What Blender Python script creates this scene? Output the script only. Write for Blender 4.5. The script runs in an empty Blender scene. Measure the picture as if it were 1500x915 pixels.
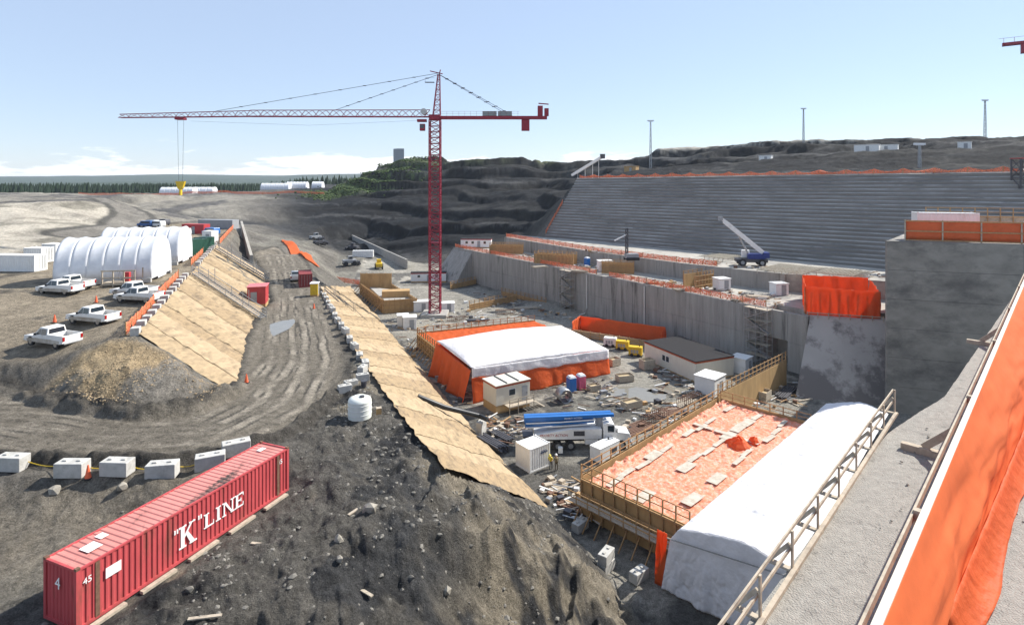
import bpy, bmesh, math, random
import numpy as np
from mathutils import Vector, Matrix
from mathutils.geometry import delaunay_2d_cdt
R = math.radians
random.seed(7); rng = np.random.default_rng(7)
scene = bpy.context.scene
# ------------------------------------------------------------------ camera, sky, sun, exposure
F, CX, CY, CAMZ = 850.0, 750.0, 265.0, 32.0          # focal length and horizon in photo pixels (1500 wide), eye height in metres
cam_d = bpy.data.cameras.new('camera'); cam = bpy.data.objects.new('camera', cam_d)
scene.collection.objects.link(cam); scene.camera = cam
cam.location = (0, 0, CAMZ); cam.rotation_euler = (R(90), 0, 0)
cam_d.sensor_width = 36; cam_d.lens = F / 1500 * 36; cam_d.shift_y = -(457.5 - CY) / 1500
cam_d.clip_start = 0.3; cam_d.clip_end = 30000
SUN_AZ, SUN_EL = R(62), R(41)                        # azimuth clockwise from the view direction (+Y)
world = bpy.data.worlds.new('World'); scene.world = world; world.use_nodes = True
wn, wl = world.node_tree.nodes, world.node_tree.links
bg = wn['Background']; bg.inputs[1].default_value = 0.10
sky = wn.new('ShaderNodeTexSky'); sky.sky_type = 'NISHITA'; sky.sun_disc = False
sky.sun_elevation = SUN_EL; sky.sun_rotation = SUN_AZ; sky.air_density = 1.0; sky.dust_density = 0.0; sky.ozone_density = 2.2
# low cumulus all round the horizon
tc = wn.new('ShaderNodeTexCoord'); sep = wn.new('ShaderNodeSeparateXYZ'); wl.new(tc.outputs['Generated'], sep.inputs[0])
mp = wn.new('ShaderNodeMapping'); mp.inputs['Scale'].default_value = (6, 6, 30); mp.inputs['Location'].default_value = (0, 0, .15); wl.new(tc.outputs['Generated'], mp.inputs[0])
n1 = wn.new('ShaderNodeTexNoise'); n1.inputs['Scale'].default_value = 1.0; n1.inputs['Detail'].default_value = 9; n1.inputs['Roughness'].default_value = .56
wl.new(mp.outputs[0], n1.inputs['Vector'])
def wmath(op, a, b, c=None):
    m = wn.new('ShaderNodeMath'); m.operation = op; m.use_clamp = op == 'MULTIPLY' and c == 1
    for i, v in enumerate((a, b)):
        if isinstance(v, (int, float)): m.inputs[i].default_value = v
        elif v is not None: wl.new(v, m.inputs[i])
    return m.outputs[0]
def wramp(v, a, b, lo=0, hi=1):
    m = wn.new('ShaderNodeMapRange'); m.interpolation_type = 'SMOOTHSTEP'; wl.new(v, m.inputs[0])
    for i, k in enumerate((a, b, lo, hi)): m.inputs[i + 1].default_value = k
    return m.outputs[0]
band = wmath('MULTIPLY', wramp(sep.outputs[2], -.01, .015), wramp(sep.outputs[2], .03, .075, 1, 0))
thr = wmath('ADD', n1.outputs[0], wramp(sep.outputs[2], .0, .08, .08, -.12))
cl = wmath('MULTIPLY', wramp(thr, .485, .57), band)
mixc = wn.new('ShaderNodeMix'); mixc.data_type = 'RGBA'
wl.new(cl, mixc.inputs[0]); thin = wn.new('ShaderNodeMix'); thin.data_type = 'RGBA'; thin.inputs[0].default_value = .6; wl.new(sky.outputs[0], thin.inputs[6]); thin.inputs[7].default_value = (3.9, 4.7, 6.2, 1)   # thin even veil of high haze
wl.new(thin.outputs[2], mixc.inputs[6]); mixc.inputs[7].default_value = (8.2, 8.3, 8.5, 1)
wl.new(mixc.outputs[2], bg.inputs[0])
sd = bpy.data.lights.new('sun', 'SUN'); sun = bpy.data.objects.new('sun', sd); scene.collection.objects.link(sun)
sd.energy = 5.0; sd.angle = R(.5); sd.color = (1, .95, .87)
sdir = Vector((math.sin(SUN_AZ) * math.cos(SUN_EL), math.cos(SUN_AZ) * math.cos(SUN_EL), math.sin(SUN_EL)))
sun.rotation_euler = sdir.to_track_quat('Z', 'Y').to_euler()
scene.view_settings.view_transform = 'Standard'; scene.view_settings.look = 'None'
scene.view_settings.gamma = 1; scene.view_settings.use_curve_mapping = False; scene.view_settings.exposure = 0.72

# ------------------------------------------------------------------ helpers
def P(px, py, z=0.0):
    d = F * (CAMZ - z) / (py - CY); return Vector(((px - CX) / F * d, d, z))
def Pd(px, py, d): return Vector(((px - CX) / F * d, d, CAMZ - (py - CY) * d / F))
def lerp(a, b, t): return a + (b - a) * t
ORD = 'first second third fourth fifth sixth seventh eighth ninth tenth eleventh twelfth thirteenth fourteenth fifteenth sixteenth seventeenth eighteenth nineteenth twentieth'.split()
COL = scene.collection
MATS = {}
def mat(name, c, rough=.8, var=.25, scale=3.0, bump=0.0, bscale=None, c2=None, metal=0, spec=.3, streak=None, trans=0, thr=(.42, .6), coords='Position'):
    """procedural: base colour varied by noise, optional second colour in patches, optional streaks, bump"""
    if name in MATS: return MATS[name]
    m = bpy.data.materials.new(name); m.use_nodes = True; nt = m.node_tree; N, L = nt.nodes, nt.links
    b = N['Principled BSDF']; b.inputs['Roughness'].default_value = rough; b.inputs['Metallic'].default_value = metal
    b.inputs['Specular IOR Level'].default_value = spec
    t = N.new('ShaderNodeNewGeometry') if coords == 'Position' else N.new('ShaderNodeTexCoord'); co = t.outputs[coords]
    if streak:
        mpn = N.new('ShaderNodeMapping'); mpn.inputs['Scale'].default_value = streak; L.new(co, mpn.inputs[0]); co2 = mpn.outputs[0]
    else: co2 = co
    n = N.new('ShaderNodeTexNoise'); n.inputs['Scale'].default_value = scale; n.inputs['Detail'].default_value = 6; n.inputs['Roughness'].default_value = .65
    L.new(co2, n.inputs['Vector'])
    mr = N.new('ShaderNodeMapRange'); L.new(n.outputs[0], mr.inputs[0])
    mr.inputs[1].default_value = .25; mr.inputs[2].default_value = .75; mr.inputs[3].default_value = 1 - var; mr.inputs[4].default_value = 1 + var
    col = N.new('ShaderNodeVectorMath'); col.operation = 'SCALE'; col.inputs[0].default_value = c[:3]; L.new(mr.outputs[0], col.inputs['Scale'])
    out = col.outputs[0]
    if c2:
        n2 = N.new('ShaderNodeTexNoise'); n2.inputs['Scale'].default_value = scale * .45; n2.inputs['Detail'].default_value = 8; n2.inputs['Roughness'].default_value = .7
        L.new(co2, n2.inputs['Vector'])
        r2 = N.new('ShaderNodeMapRange'); L.new(n2.outputs[0], r2.inputs[0]); r2.inputs[1].default_value = thr[0]; r2.inputs[2].default_value = thr[1]
        mx = N.new('ShaderNodeMix'); mx.data_type = 'RGBA'; L.new(r2.outputs[0], mx.inputs[0]); L.new(out, mx.inputs[6]); mx.inputs[7].default_value = (*c2[:3], 1)
        out = mx.outputs[2]
    L.new(out, b.inputs['Base Color'])
    if trans: b.inputs['Transmission Weight'].default_value = trans
    if bump:
        nb = N.new('ShaderNodeTexNoise'); nb.inputs['Scale'].default_value = bscale or scale * 4; nb.inputs['Detail'].default_value = 5; L.new(co, nb.inputs['Vector'])
        bp = N.new('ShaderNodeBump'); bp.inputs['Strength'].default_value = bump; bp.inputs['Distance'].default_value = .05; L.new(nb.outputs[0], bp.inputs['Height'])
        L.new(bp.outputs[0], b.inputs['Normal'])
    MATS[name] = m; return m
def tarp_mat(name, c, tl=.35):
    m = mat(name, c, rough=.62, var=.14, scale=.9, bump=.45, bscale=2.6, spec=.3)
    nt = m.node_tree; b = nt.nodes['Principled BSDF']; o = nt.nodes['Material Output']; nt.nodes['Bump'].inputs['Distance'].default_value = .22
    tr = nt.nodes.new('ShaderNodeBsdfTranslucent'); tr.inputs[0].default_value = (*c[:3], 1)
    mx = nt.nodes.new('ShaderNodeMixShader'); mx.inputs[0].default_value = tl
    nt.links.new(b.outputs[0], mx.inputs[1]); nt.links.new(tr.outputs[0], mx.inputs[2]); nt.links.new(mx.outputs[0], o.inputs[0]); return m
WHITE = mat('white_paint', (.74, .74, .72), .45, .07, 1.2, c2=(.58, .56, .52), thr=(.55, .75))
VWHITE = mat('dusty_white_paint', (.72, .71, .68), .35, .08, 1.5, c2=(.36, .30, .23), thr=(.56, .78), spec=.5)
MUD = mat('mud_splashed_paint', (.50, .46, .40), .6, .15, 2, c2=(.30, .25, .19), thr=(.4, .62))
DUST = mat('road_dust_paint', (.33, .28, .22), .7, .2, 3)
BLACK = mat('black_rubber', (.025, .025, .027), .7, .3, 6)
GLASS = mat('dark_glass', (.02, .03, .04), .08, .1, 1, spec=.8)
STEEL = mat('galvanised_steel', (.36, .37, .38), .45, .2, 6, metal=.6)
DSTEEL = mat('dark_steel', (.09, .09, .10), .5, .3, 5, metal=.4)
RUST = mat('rusty_steel', (.16, .09, .06), .8, .4, 5)
WOOD = mat('formwork_lumber', (.40, .25, .12), .8, .3, 4, c2=(.27, .17, .09), thr=(.5, .7))
PLY = mat('tan_plywood', (.43, .28, .13), .75, .18, 1.2, c2=(.32, .20, .09), thr=(.5, .72), streak=(1, 1, .3))
GWOOD = mat('weathered_lumber', (.42, .36, .28), .85, .25, 5, c2=(.25, .21, .17), thr=(.52, .7))
CONC = mat('concrete', (.36, .345, .315), .9, .2, 1.5, bump=.25, bscale=14, c2=(.24, .23, .21), thr=(.5, .7))
BLOCK = mat('block_concrete', (.46, .45, .42), .9, .15, 2.5, bump=.3, bscale=12, c2=(.31, .30, .27), thr=(.5, .72))
ORANGE = tarp_mat('orange_tarp', (.80, .17, .045), .5)
ORNET = mat('orange_netting', (.82, .15, .06), .6, .2, 4)
def net_mat(name, c, hole=.38):
    m = mat(name, c, rough=.6, var=.25, scale=2); nt = m.node_tree; b = nt.nodes['Principled BSDF']; o = nt.nodes['Material Output']
    n = nt.nodes.new('ShaderNodeTexNoise'); n.inputs['Scale'].default_value = 7; n.inputs['Detail'].default_value = 3; t = nt.nodes.new('ShaderNodeTexCoord'); nt.links.new(t.outputs['Object'], n.inputs['Vector'])
    r = nt.nodes.new('ShaderNodeMapRange'); nt.links.new(n.outputs[0], r.inputs[0]); r.inputs[1].default_value = hole; r.inputs[2].default_value = hole + .06; nt.links.new(r.outputs[0], b.inputs['Alpha']); return m
NET = net_mat('open_orange_netting', (.85, .22, .10), .46)
WTARP = tarp_mat('white_tarp', (.86, .85, .86), .3)
RED = mat('red_paint', (.42, .045, .05), .5, .2, 1.0, c2=(.26, .05, .04), thr=(.52, .75))
CRANE_RED = mat('crane_red_paint', (.23, .016, .035), .45, .2, 1.5)
YELLOW = mat('yellow_paint', (.62, .42, .03), .5, .2, 3)
BLUE = mat('blue_paint', (.02, .14, .42), .3, .12, 1.5, spec=.5)
GREEN = mat('dark_green_paint', (.015, .06, .04), .5, .2, 2)
GREY = mat('grey_paint', (.30, .31, .32), .5, .15, 2)
LAMP_RED = mat('tail_lamp_red', (.35, .01, .01), .2, .05, 1)
CLEAR = mat('lamp_lens', (.7, .72, .75), .1, .05, 1, spec=.8)

class B:
    def __init__(s): s.v = []; s.f = []
    def raw(s, vs, fs):
        k = len(s.v); s.v += [tuple(v) for v in vs]; s.f += [tuple(i + k for i in f) for f in fs]; return s
    def box(s, c, d, rz=0, M=None):
        hx, hy, hz = d[0] / 2, d[1] / 2, d[2] / 2; ca, sa = math.cos(rz), math.sin(rz)
        vs = [(c[0] + x * ca - y * sa, c[1] + x * sa + y * ca, c[2] + z) for z in (-hz, hz) for x, y in ((-hx, -hy), (hx, -hy), (hx, hy), (-hx, hy))]
        return s.raw(vs, [(3, 2, 1, 0), (4, 5, 6, 7), (0, 1, 5, 4), (1, 2, 6, 5), (2, 3, 7, 6), (3, 0, 4, 7)])
    def beam(s, a, b, w, h=None, up=(0, 0, 1)):
        a, b = Vector(a), Vector(b); h = h or w; d = (b - a).normalized(); u = Vector(up)
        if abs(d.dot(u)) > .98: u = Vector((0, 1, 0))
        x = d.cross(u).normalized() * (w / 2); y = x.cross(d).normalized() * (h / 2)
        vs = [p + i * x + j * y for p in (a, b) for i, j in ((-1, -1), (1, -1), (1, 1), (-1, 1))]
        return s.raw(vs, [(3, 2, 1, 0), (4, 5, 6, 7), (0, 1, 5, 4), (1, 2, 6, 5), (2, 3, 7, 6), (3, 0, 4, 7)])
    def tube(s, pts, r, n=8, cap=True, r2=None):
        pts = [Vector(p) for p in pts]; rings = []
        for i, p in enumerate(pts):
            d = (pts[min(i + 1, len(pts) - 1)] - pts[max(i - 1, 0)]).normalized(); u = Vector((0, 0, 1)) if abs(d.z) < .95 else Vector((1, 0, 0))
            x = d.cross(u).normalized(); y = x.cross(d); rr = r if r2 is None else lerp(r, r2, i / (len(pts) - 1))
            rings.append([p + rr * (math.cos(2 * math.pi * k / n) * x + math.sin(2 * math.pi * k / n) * y) for k in range(n)])
        return s.loft(rings, cap)
    def loft(s, rings, cap=True, closed=True):
        n = len(rings[0]); vs = [p for r in rings for p in r]; fs = []
        for i in range(len(rings) - 1):
            for k in range(n if closed else n - 1):
                a, b = i * n + k, i * n + (k + 1) % n; fs.append((a, b, b + n, a + n))
        if cap: fs += [tuple(range(n))[::-1], tuple((len(rings) - 1) * n + k for k in range(n))]
        return s.raw(vs, fs)
    def cyl(s, c, r, h, n=16, r2=None): return s.tube([c, (c[0], c[1], c[2] + h)], r, n, True, r2)
    def prism(s, poly, z0, z1):
        n = len(poly); z0 = z0 if hasattr(z0, '__len__') else [z0] * n; z1 = z1 if hasattr(z1, '__len__') else [z1] * n
        vs = [(p[0], p[1], z0[i]) for i, p in enumerate(poly)] + [(p[0], p[1], z1[i]) for i, p in enumerate(poly)]
        return s.raw(vs, [tuple(range(n))[::-1], tuple(range(n, 2 * n))] + [(i, (i + 1) % n, (i + 1) % n + n, i + n) for i in range(n)])
    def side(s, poly, y0, y1):                           # polygon in xz extruded along y
        n = len(poly); vs = [(p[0], y0, p[1]) for p in poly] + [(p[0], y1, p[1]) for p in poly]
        return s.raw(vs, [tuple(range(n)), tuple(range(n, 2 * n))[::-1]] + [((i + 1) % n, i, i + n, (i + 1) % n + n) for i in range(n)])
    def grid(s, fn, nu, nv):
        vs = [fn(i / nu, j / nv) for j in range(nv + 1) for i in range(nu + 1)]; w = nu + 1
        return s.raw(vs, [(j * w + i, j * w + i + 1, (j + 1) * w + i + 1, (j + 1) * w + i) for j in range(nv) for i in range(nu)])
    def build(s, name, m, parent=None, smooth=None, bevel=0, loc=None, rz=0, solid=0):
        me = bpy.data.meshes.new(name); me.from_pydata(s.v, [], s.f)
        bm = bmesh.new(); bm.from_mesh(me); bmesh.ops.recalc_face_normals(bm, faces=bm.faces); bm.to_mesh(me); bm.free()
        me.materials.append(m); o = bpy.data.objects.new(name, me); COL.objects.link(o); o.parent = parent
        if smooth: 
            me.shade_smooth()
            if smooth < 3: me.set_sharp_from_angle(angle=smooth)
        if bevel: b = o.modifiers.new('bevel', 'BEVEL'); b.width = bevel; b.segments = 2; b.limit_method = 'ANGLE'; b.angle_limit = R(40)
        if solid: b = o.modifiers.new('solid', 'SOLIDIFY'); b.thickness = solid; b.offset = -1
        if loc is not None: o.location = loc
        o.rotation_euler.z = rz
        return o
def tag(o, label=None, cat=None, group=None, kind=None):
    for k, v in (('label', label), ('category', cat), ('group', group), ('kind', kind)):
        if v: o[k] = v
    return o
def thing(name, label, cat, loc=(0, 0, 0), rz=0, group=None):
    o = bpy.data.objects.new(name, None); COL.objects.link(o); o.location = loc; o.rotation_euler.z = rz; o.empty_display_size = .3
    return tag(o, label, cat, group)
def dup(root, loc, rz=None, label=None, group=None, sc=None):
    r = root.copy(); COL.objects.link(r); r.location = loc
    if rz is not None: r.rotation_euler.z = rz
    if sc: r.scale = (sc, sc, sc)
    tag(r, label, None, group)
    for ch in list(root.children):
        c = ch.copy(); COL.objects.link(c); c.parent = r
        for g in ch.children: d = g.copy(); COL.objects.link(d); d.parent = c
    return r
def text(body, size, m, parent, loc, rot, name='lettering', depth=.006, sx=1, shear=0):
    cu = bpy.data.curves.new(name, 'FONT'); cu.body = body; cu.size = size; cu.extrude = depth; cu.align_x = 'LEFT'; cu.shear = shear
    t = bpy.data.objects.new(name + '_src', cu); COL.objects.link(t); dg = bpy.context.evaluated_depsgraph_get()
    me = bpy.data.meshes.new_from_object(t.evaluated_get(dg)); bpy.data.objects.remove(t)
    o = bpy.data.objects.new(name, me); me.materials.clear(); me.materials.append(m); COL.objects.link(o); o.parent = parent
    o.location = loc; o.rotation_euler = rot; o.scale.x = sx; return o
def heading(a, b): d = b - a; return math.atan2(d.y, d.x)
# value noise
def vnoise(x, y, seed=0):
    xi = np.floor(x).astype(np.int64); yi = np.floor(y).astype(np.int64); fx = x - xi; fy = y - yi
    fx = fx * fx * (3 - 2 * fx); fy = fy * fy * (3 - 2 * fy)
    def h(a, b):
        n = (a * 374761393 + b * 668265263 + seed * 974711) & 0x7fffffff; n = ((n ^ (n >> 13)) * 1274126177) & 0x7fffffff
        return ((n ^ (n >> 16)) & 0xffff) / 65535.0
    return (h(xi, yi) * (1 - fx) + h(xi + 1, yi) * fx) * (1 - fy) + (h(xi, yi + 1) * (1 - fx) + h(xi + 1, yi + 1) * fx) * fy
def fbm(x, y, s, o=4, seed=0, gain=.5):
    t = 0; a = 1; n = 0
    for k in range(o): t = t + a * vnoise(x / s + 17 * k, y / s - 9 * k, seed + k); n += a; a *= gain; s *= .5
    return t / n - .5
def ss(x, a, b): t = np.clip((x - a) / (b - a), 0, 1); return t * t * (3 - 2 * t)
def poly_sd(X, Y, poly):                                # signed distance, negative inside
    d = np.full(X.shape, 1e9); ins = np.zeros(X.shape, bool); n = len(poly)
    for i in range(n):
        ax, ay = poly[i][:2]; bx, by = poly[(i + 1) % n][:2]; ex, ey = bx - ax, by - ay
        t = np.clip(((X - ax) * ex + (Y - ay) * ey) / (ex * ex + ey * ey + 1e-9), 0, 1)
        d = np.minimum(d, np.hypot(X - ax - t * ex, Y - ay - t * ey))
        c = ((ay > Y) != (by > Y)) & (X < (bx - ax) * (Y - ay) / (by - ay + 1e-12) + ax); ins ^= c
    return np.where(ins, -d, d)
def line_d(X, Y, pts):
    d = np.full(X.shape, 1e9)
    for a, b in zip(pts[:-1], pts[1:]):
        ex, ey = b[0] - a[0], b[1] - a[1]; t = np.clip(((X - a[0]) * ex + (Y - a[1]) * ey) / (ex * ex + ey * ey), 0, 1)
        d = np.minimum(d, np.hypot(X - a[0] - t * ex, Y - a[1] - t * ey))
    return d
# ------------------------------------------------------------------ terrain
U = Vector((.7071, .7071, 0)); V = Vector((.7071, -.7071, 0))
lines = []                                              # breaklines, world points
def L_(*pts): lines.append([P(*p) for p in pts])
def LD(*pts): lines.append([Pd(*p) for p in pts])
def LW(*pts): lines.append([Vector(p) for p in pts])
L_((205, 492, 16.8), (250, 440, 17), (285, 400, 17.2), (320, 360, 17.3), (345, 333, 17.5))              # parking edge
L_((-250, 545, 14.3), (0, 530, 14.5), (60, 530, 14.8), (120, 515, 15.6), (165, 497, 16.6), (205, 492, 16.8))
L_((80, 508, 15.4), (138, 470, 16.2), (88, 428, 17)); L_((-200, 480, 16.2), (0, 470, 16.4))
L_((-300, 450, 17), (0, 440, 17.1), (100, 412, 17.3), (240, 408, 17.3))
L_((-250, 580, 13.2), (0, 568, 13), (60, 590, 12.7), (130, 604, 12.6), (210, 612, 12.4), (290, 602, 12.2), (340, 578, 12), (360, 495, 11.5), (392, 440, 11.2), (385, 400, 11), (368, 372, 11), (352, 352, 11.5))
L_((120, 552, 14.6), (185, 540, 15.3), (240, 560, 14.3), (285, 555, 14.2))
L_((440, 372, 10.5), (458, 400, 11), (470, 420, 11), (495, 470, 11), (540, 540, 11), (600, 625, 11), (655, 690, 11), (720, 760, 10), (790, 800, 6.5), (860, 835, 3.5))
L_((490, 398, 1.5), (512, 420, .4), (545, 455, 0), (580, 500, 0), (620, 545, 0), (700, 640, 0), (800, 745, 0), (850, 800, 0), (920, 880, 0), (960, 950, 0))
LW((10, 36, 0), (9.5, 30, 0), (7, 20, 0), (5, 10, 0)); LW((-3, 22, 6), (-6, 12, 7), (-30, 12, 11), (-80, 12, 13))
L_((620, 900, 8.5), (720, 905, 6), (820, 905, 3.5), (890, 905, 1.2)); L_((500, 800, 10.8), (500, 915, 10)); L_((600, 780, 10.8), (560, 700, 11))
L_((423, 722, 11), (250, 830, 11), (74, 872, 11)); L_((300, 915, 10.6), (60, 915, 11.2), (-250, 900, 12))
L_((-250, 705, 13), (0, 700, 12.6), (106, 702, 12.5), (240, 703, 12.5), (310, 690, 12.4), (350, 672, 12), (420, 650, 11.5), (480, 590, 11.2))
L_((-250, 790, 12), (30, 775, 11.3), (150, 760, 11.2), (240, 755, 11.1)); L_((300, 640, 12.3), (400, 560, 11.5), (430, 480, 11), (430, 410, 11))
# left embankment and haul road
L_((-350, 430, 17.2), (0, 378, 17.5), (90, 354, 17.5), (180, 334, 17.6), (215, 324, 17.6)); L_((215, 345, 17.4), (280, 335, 17.4), (310, 325, 17.3))
L_((-350, 305, 25), (0, 297, 25), (60, 296, 25), (120, 293, 25.2)); LW((-420, 320, 25), (-300, 330, 25), (-215, 320, 24))
L_((150, 292, 23), (175, 300, 22), (190, 312, 20)); L_((130, 288, 23.5), (170, 287, 22.5))
L_((200, 287, 22), (300, 287, 22), (400, 287, 22), (480, 285, 22.5)); L_((215, 312, 16), (300, 325, 12), (400, 328, 10), (470, 335, 8))
L_((200, 300, 19), (300, 302, 18.2), (400, 303, 17.5), (470, 308, 15)); LW((-113, 245, 12), (-98, 225, 11))
L_((430, 360, 9), (480, 352, 2.4), (540, 350, 2.2), (575, 372, 1.5), (600, 395, .8)); L_((500, 372, 2), (450, 345, 6)) 
# pit floor
LW((0, 150, 0), (10, 170, 0), (-20, 205, 0), (-30, 215, 0)); LW((30, 125, 0), (46, 95, 0), (60, 80, 0), (75, 60, 0), (70, 20, 0)); LW((20, 45, 0), (20, 30, 0), (30, 15, 0)); LW((-15, 160, 0), (15, 100, 0))
# rock hill
LD((480, 275, 450), (500, 267, 440), (520, 258, 435), (560, 241, 430), (600, 232, 420), (650, 229, 410), (700, 231, 400), (760, 232, 395), (800, 238, 390), (860, 241, 380), (900, 232, 380), (950, 222, 375), (985, 213, 370), (1020, 217, 365), (1100, 210, 345), (1200, 204, 315), (1350, 200, 295), (1500, 199, 280), (1800, 199, 260), (2300, 199, 240))
LD((480, 290, 390), (540, 275, 385), (620, 255, 385), (700, 258, 370), (800, 262, 360), (850, 262, 330))
LD((470, 332, 295), (560, 358, 262), (620, 386, 224), (650, 384, 222), (700, 362, 225), (760, 345, 222)); LD((540, 325, 310), (620, 335, 275), (700, 310, 285), (770, 305, 270), (820, 285, 262))
LD((560, 300, 335), (660, 292, 325), (740, 285, 315), (810, 272, 300)) 
RA = Vector((8.9, 189, 0)); RT = RA + 21.3 * U        # stepped buttress: toe line and crest line
LW(*[tuple((RA + t * V - 2 * U).to_2d()) + (6,) for t in (0, 60, 120, 190)]); LW(*[tuple((RT + t * V).to_2d()) + (30.5,) for t in (0, 60, 120, 190)])
LW(*[tuple((RT + t * V + 6 * U).to_2d()) + (33.2 + t * .01,) for t in (-4, 60, 120, 190)]); LW(*[tuple((RT + t * V + 22 * U).to_2d()) + (35 + t * .01,) for t in (0, 60, 120, 190)])
LW(*[tuple((RT + t * V + 40 * U).to_2d()) + (z,) for t, z in ((0, 37), (30, 39), (60, 40.5), (120, 41.5), (190, 42))]); LW(*[tuple((RT + t * V + 56 * U).to_2d()) + (z,) for t, z in ((0, 38), (30, 39.6), (60, 41), (120, 42), (190, 42.5))])
# far country
LW(*[(x, 560, 20) for x in (-900, -400, -250, -160)]); LW(*[(x, 800, 19) for x in (-1300, -700, -300, 0)]); LW((-200, 600, 30), (0, 620, 42), (250, 560, 48), (500, 480, 50), (900, 300, 50))
LW(*[(x, 1500, 14) for x in (-2600, -1400, -700, 0, 900)]); LW(*[(x, 3000, z) for x, z in ((-5200, 25), (-2500, 20), (-1200, 24), (0, 30), (2000, 40), (5000, 40))])
LD(*[(px, py, 4600) for px, py in ((-700, 257), (-200, 259), (60, 258.5), (160, 257), (300, 256.5), (380, 258), (480, 254), (560, 255), (700, 257), (1100, 258), (2200, 258))])
LW((-13000, 7000, 70), (0, 7000, 80), (13000, 7000, 70)); LW((-400, 5, 14), (-60, 5, 13), (60, 5, 0), (400, 5, 40)); LW((-700, 200, 26), (-1500, 600, 22), (-13000, 2000, 30)); LW((500, 150, 50), (13000, 2000, 50))
pts = []; edges = []
for ln in lines:
    k = len(pts); pts += ln; edges += [(k + i, k + i + 1) for i in range(len(ln) - 1)]
res = delaunay_2d_cdt([p.to_2d() for p in pts], edges, [], 0, 1e-4)
tv = np.array([[v[0], v[1], 0] for v in res[0]]); orig = res[3]
bad = []
for i, o in enumerate(orig):
    if o: tv[i, 2] = pts[o[0]].z
    else: bad.append(i)
for i in bad:                                           # crossing breaklines: inverse distance mean
    w = np.array([1 / ((p.x - tv[i, 0]) ** 2 + (p.y - tv[i, 1]) ** 2 + .01) ** 2 for p in pts]); tv[i, 2] = (w * np.array([p.z for p in pts])).sum() / w.sum()
print('TIN', len(tv), 'crossings', [(round(tv[i, 0]), round(tv[i, 1])) for i in bad])
TRI = np.array(res[2])
NA, NR = 1000, 800
ang = np.linspace(R(-60), R(60), NA); rad = np.concatenate([np.geomspace(9, 420, NR - 70), np.geomspace(424, 7400, 70)])
A_, R_ = np.meshgrid(ang, rad); X = np.sin(A_) * R_; Y = np.cos(A_) * R_
def tin(X, Y):
    Z = np.full(X.shape, np.nan)
    for t in TRI:
        a, b, c = tv[t]; m = (X >= min(a[0], b[0], c[0])) & (X <= max(a[0], b[0], c[0])) & (Y >= min(a[1], b[1], c[1])) & (Y <= max(a[1], b[1], c[1]))
        if not m.any(): continue
        x, y = X[m], Y[m]; D = (b[1] - c[1]) * (a[0] - c[0]) + (c[0] - b[0]) * (a[1] - c[1])
        if abs(D) < 1e-9: continue
        l1 = ((b[1] - c[1]) * (x - c[0]) + (c[0] - b[0]) * (y - c[1])) / D; l2 = ((c[1] - a[1]) * (x - c[0]) + (a[0] - c[0]) * (y - c[1])) / D; l3 = 1 - l1 - l2
        i = (l1 >= -1e-6) & (l2 >= -1e-6) & (l3 >= -1e-6); zz = Z[m]; zz[i] = (l1 * a[2] + l2 * b[2] + l3 * c[2])[i]; Z[m] = zz
    return np.where(np.isnan(Z), 10, Z)
xy = lambda *pp: [P(*p).to_2d()[:] for p in pp]
# plan polygons of the kinds of ground
Z_park = xy((-400, 560, 14.3), (0, 530, 14.5), (60, 530, 14.8), (120, 513, 15.6), (165, 497, 16.6), (205, 492, 16.8), (250, 440, 17), (285, 400, 17.2), (320, 360, 17.3), (345, 333, 17.5), (215, 324, 17.6), (90, 354, 17.5), (0, 378, 17.5), (-400, 440, 17))
Z_road = xy((-400, 590, 13), (0, 568, 13), (60, 590, 12.7), (130, 604, 12.6), (210, 612, 12.4), (290, 602, 12.2), (345, 575, 12), (365, 495, 11.5), (396, 440, 11.2), (388, 400, 11), (371, 372, 11), (400, 355, 11), (440, 372, 10.5), (458, 400, 11), (470, 420, 11), (493, 470, 11), (505, 520, 11), (505, 560, 11.2), (470, 600, 11.2), (420, 640, 11.5), (340, 662, 12.3), (240, 680, 12.5), (106, 680, 12.5), (0, 676, 12.6), (-400, 680, 13))
Z_pit = xy((512, 420, .4), (545, 455, 0), (580, 500, 0), (620, 545, 0), (700, 640, 0), (800, 745, 0), (850, 800, 0), (920, 880, 0)) + [(12, 20), (80, 20), (80, 120), (10, 180), (-20, 215), (-60, 240)]
Z_pile = xy((60, 560, 14), (120, 518, 15.5), (165, 499, 16.5), (205, 494, 16.8), (300, 560, 13.5), (335, 580, 12), (290, 602, 12.2), (210, 612, 12.4), (130, 604, 12.6))
Z_emb = xy((-400, 430, 17.2), (0, 378, 17.5), (90, 354, 17.5), (180, 334, 17.6), (190, 312, 20), (120, 293, 25), (0, 297, 25), (-400, 305, 25))
Z_dirt = xy((490, 580, 11), (520, 545, 11), (600, 625, 11), (655, 690, 11), (800, 745, 0), (920, 880, 0)) + [(8, 20), (-6, 12), (-30, 14)] + xy((60, 915, 11), (150, 760, 11.2), (350, 690, 12), (430, 650, 11.5))
roadc = [P(*p) for p in ((-400, 640, 13), (0, 622, 12.8), (150, 645, 12.5), (300, 640, 12.3), (400, 590, 11.6), (440, 530, 11.2), (435, 470, 11), (430, 420, 11), (410, 375, 11))]
haul = [P(*p) for p in ((110, 346, 17.6), (180, 333, 17.8), (196, 318, 19), (180, 303, 21.5), (158, 293, 23), (120, 288, 24))]
PE = [P(*p) for p in ((205, 492, 16.8), (250, 440, 17), (285, 400, 17.2), (320, 360, 17.3))]
PB = [P(*p) for p in ((340, 578, 12), (360, 495, 11.5), (392, 440, 11.2), (385, 400, 11))]
QE = [P(*p) for p in ((470, 420, 11), (495, 470, 11), (540, 540, 11), (600, 625, 11), (655, 690, 11))]
QB = [P(*p) for p in ((512, 420, .4), (545, 455, 0), (580, 500, 0), (620, 545, 0), (700, 640, 0), (800, 745, 0))]
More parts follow.
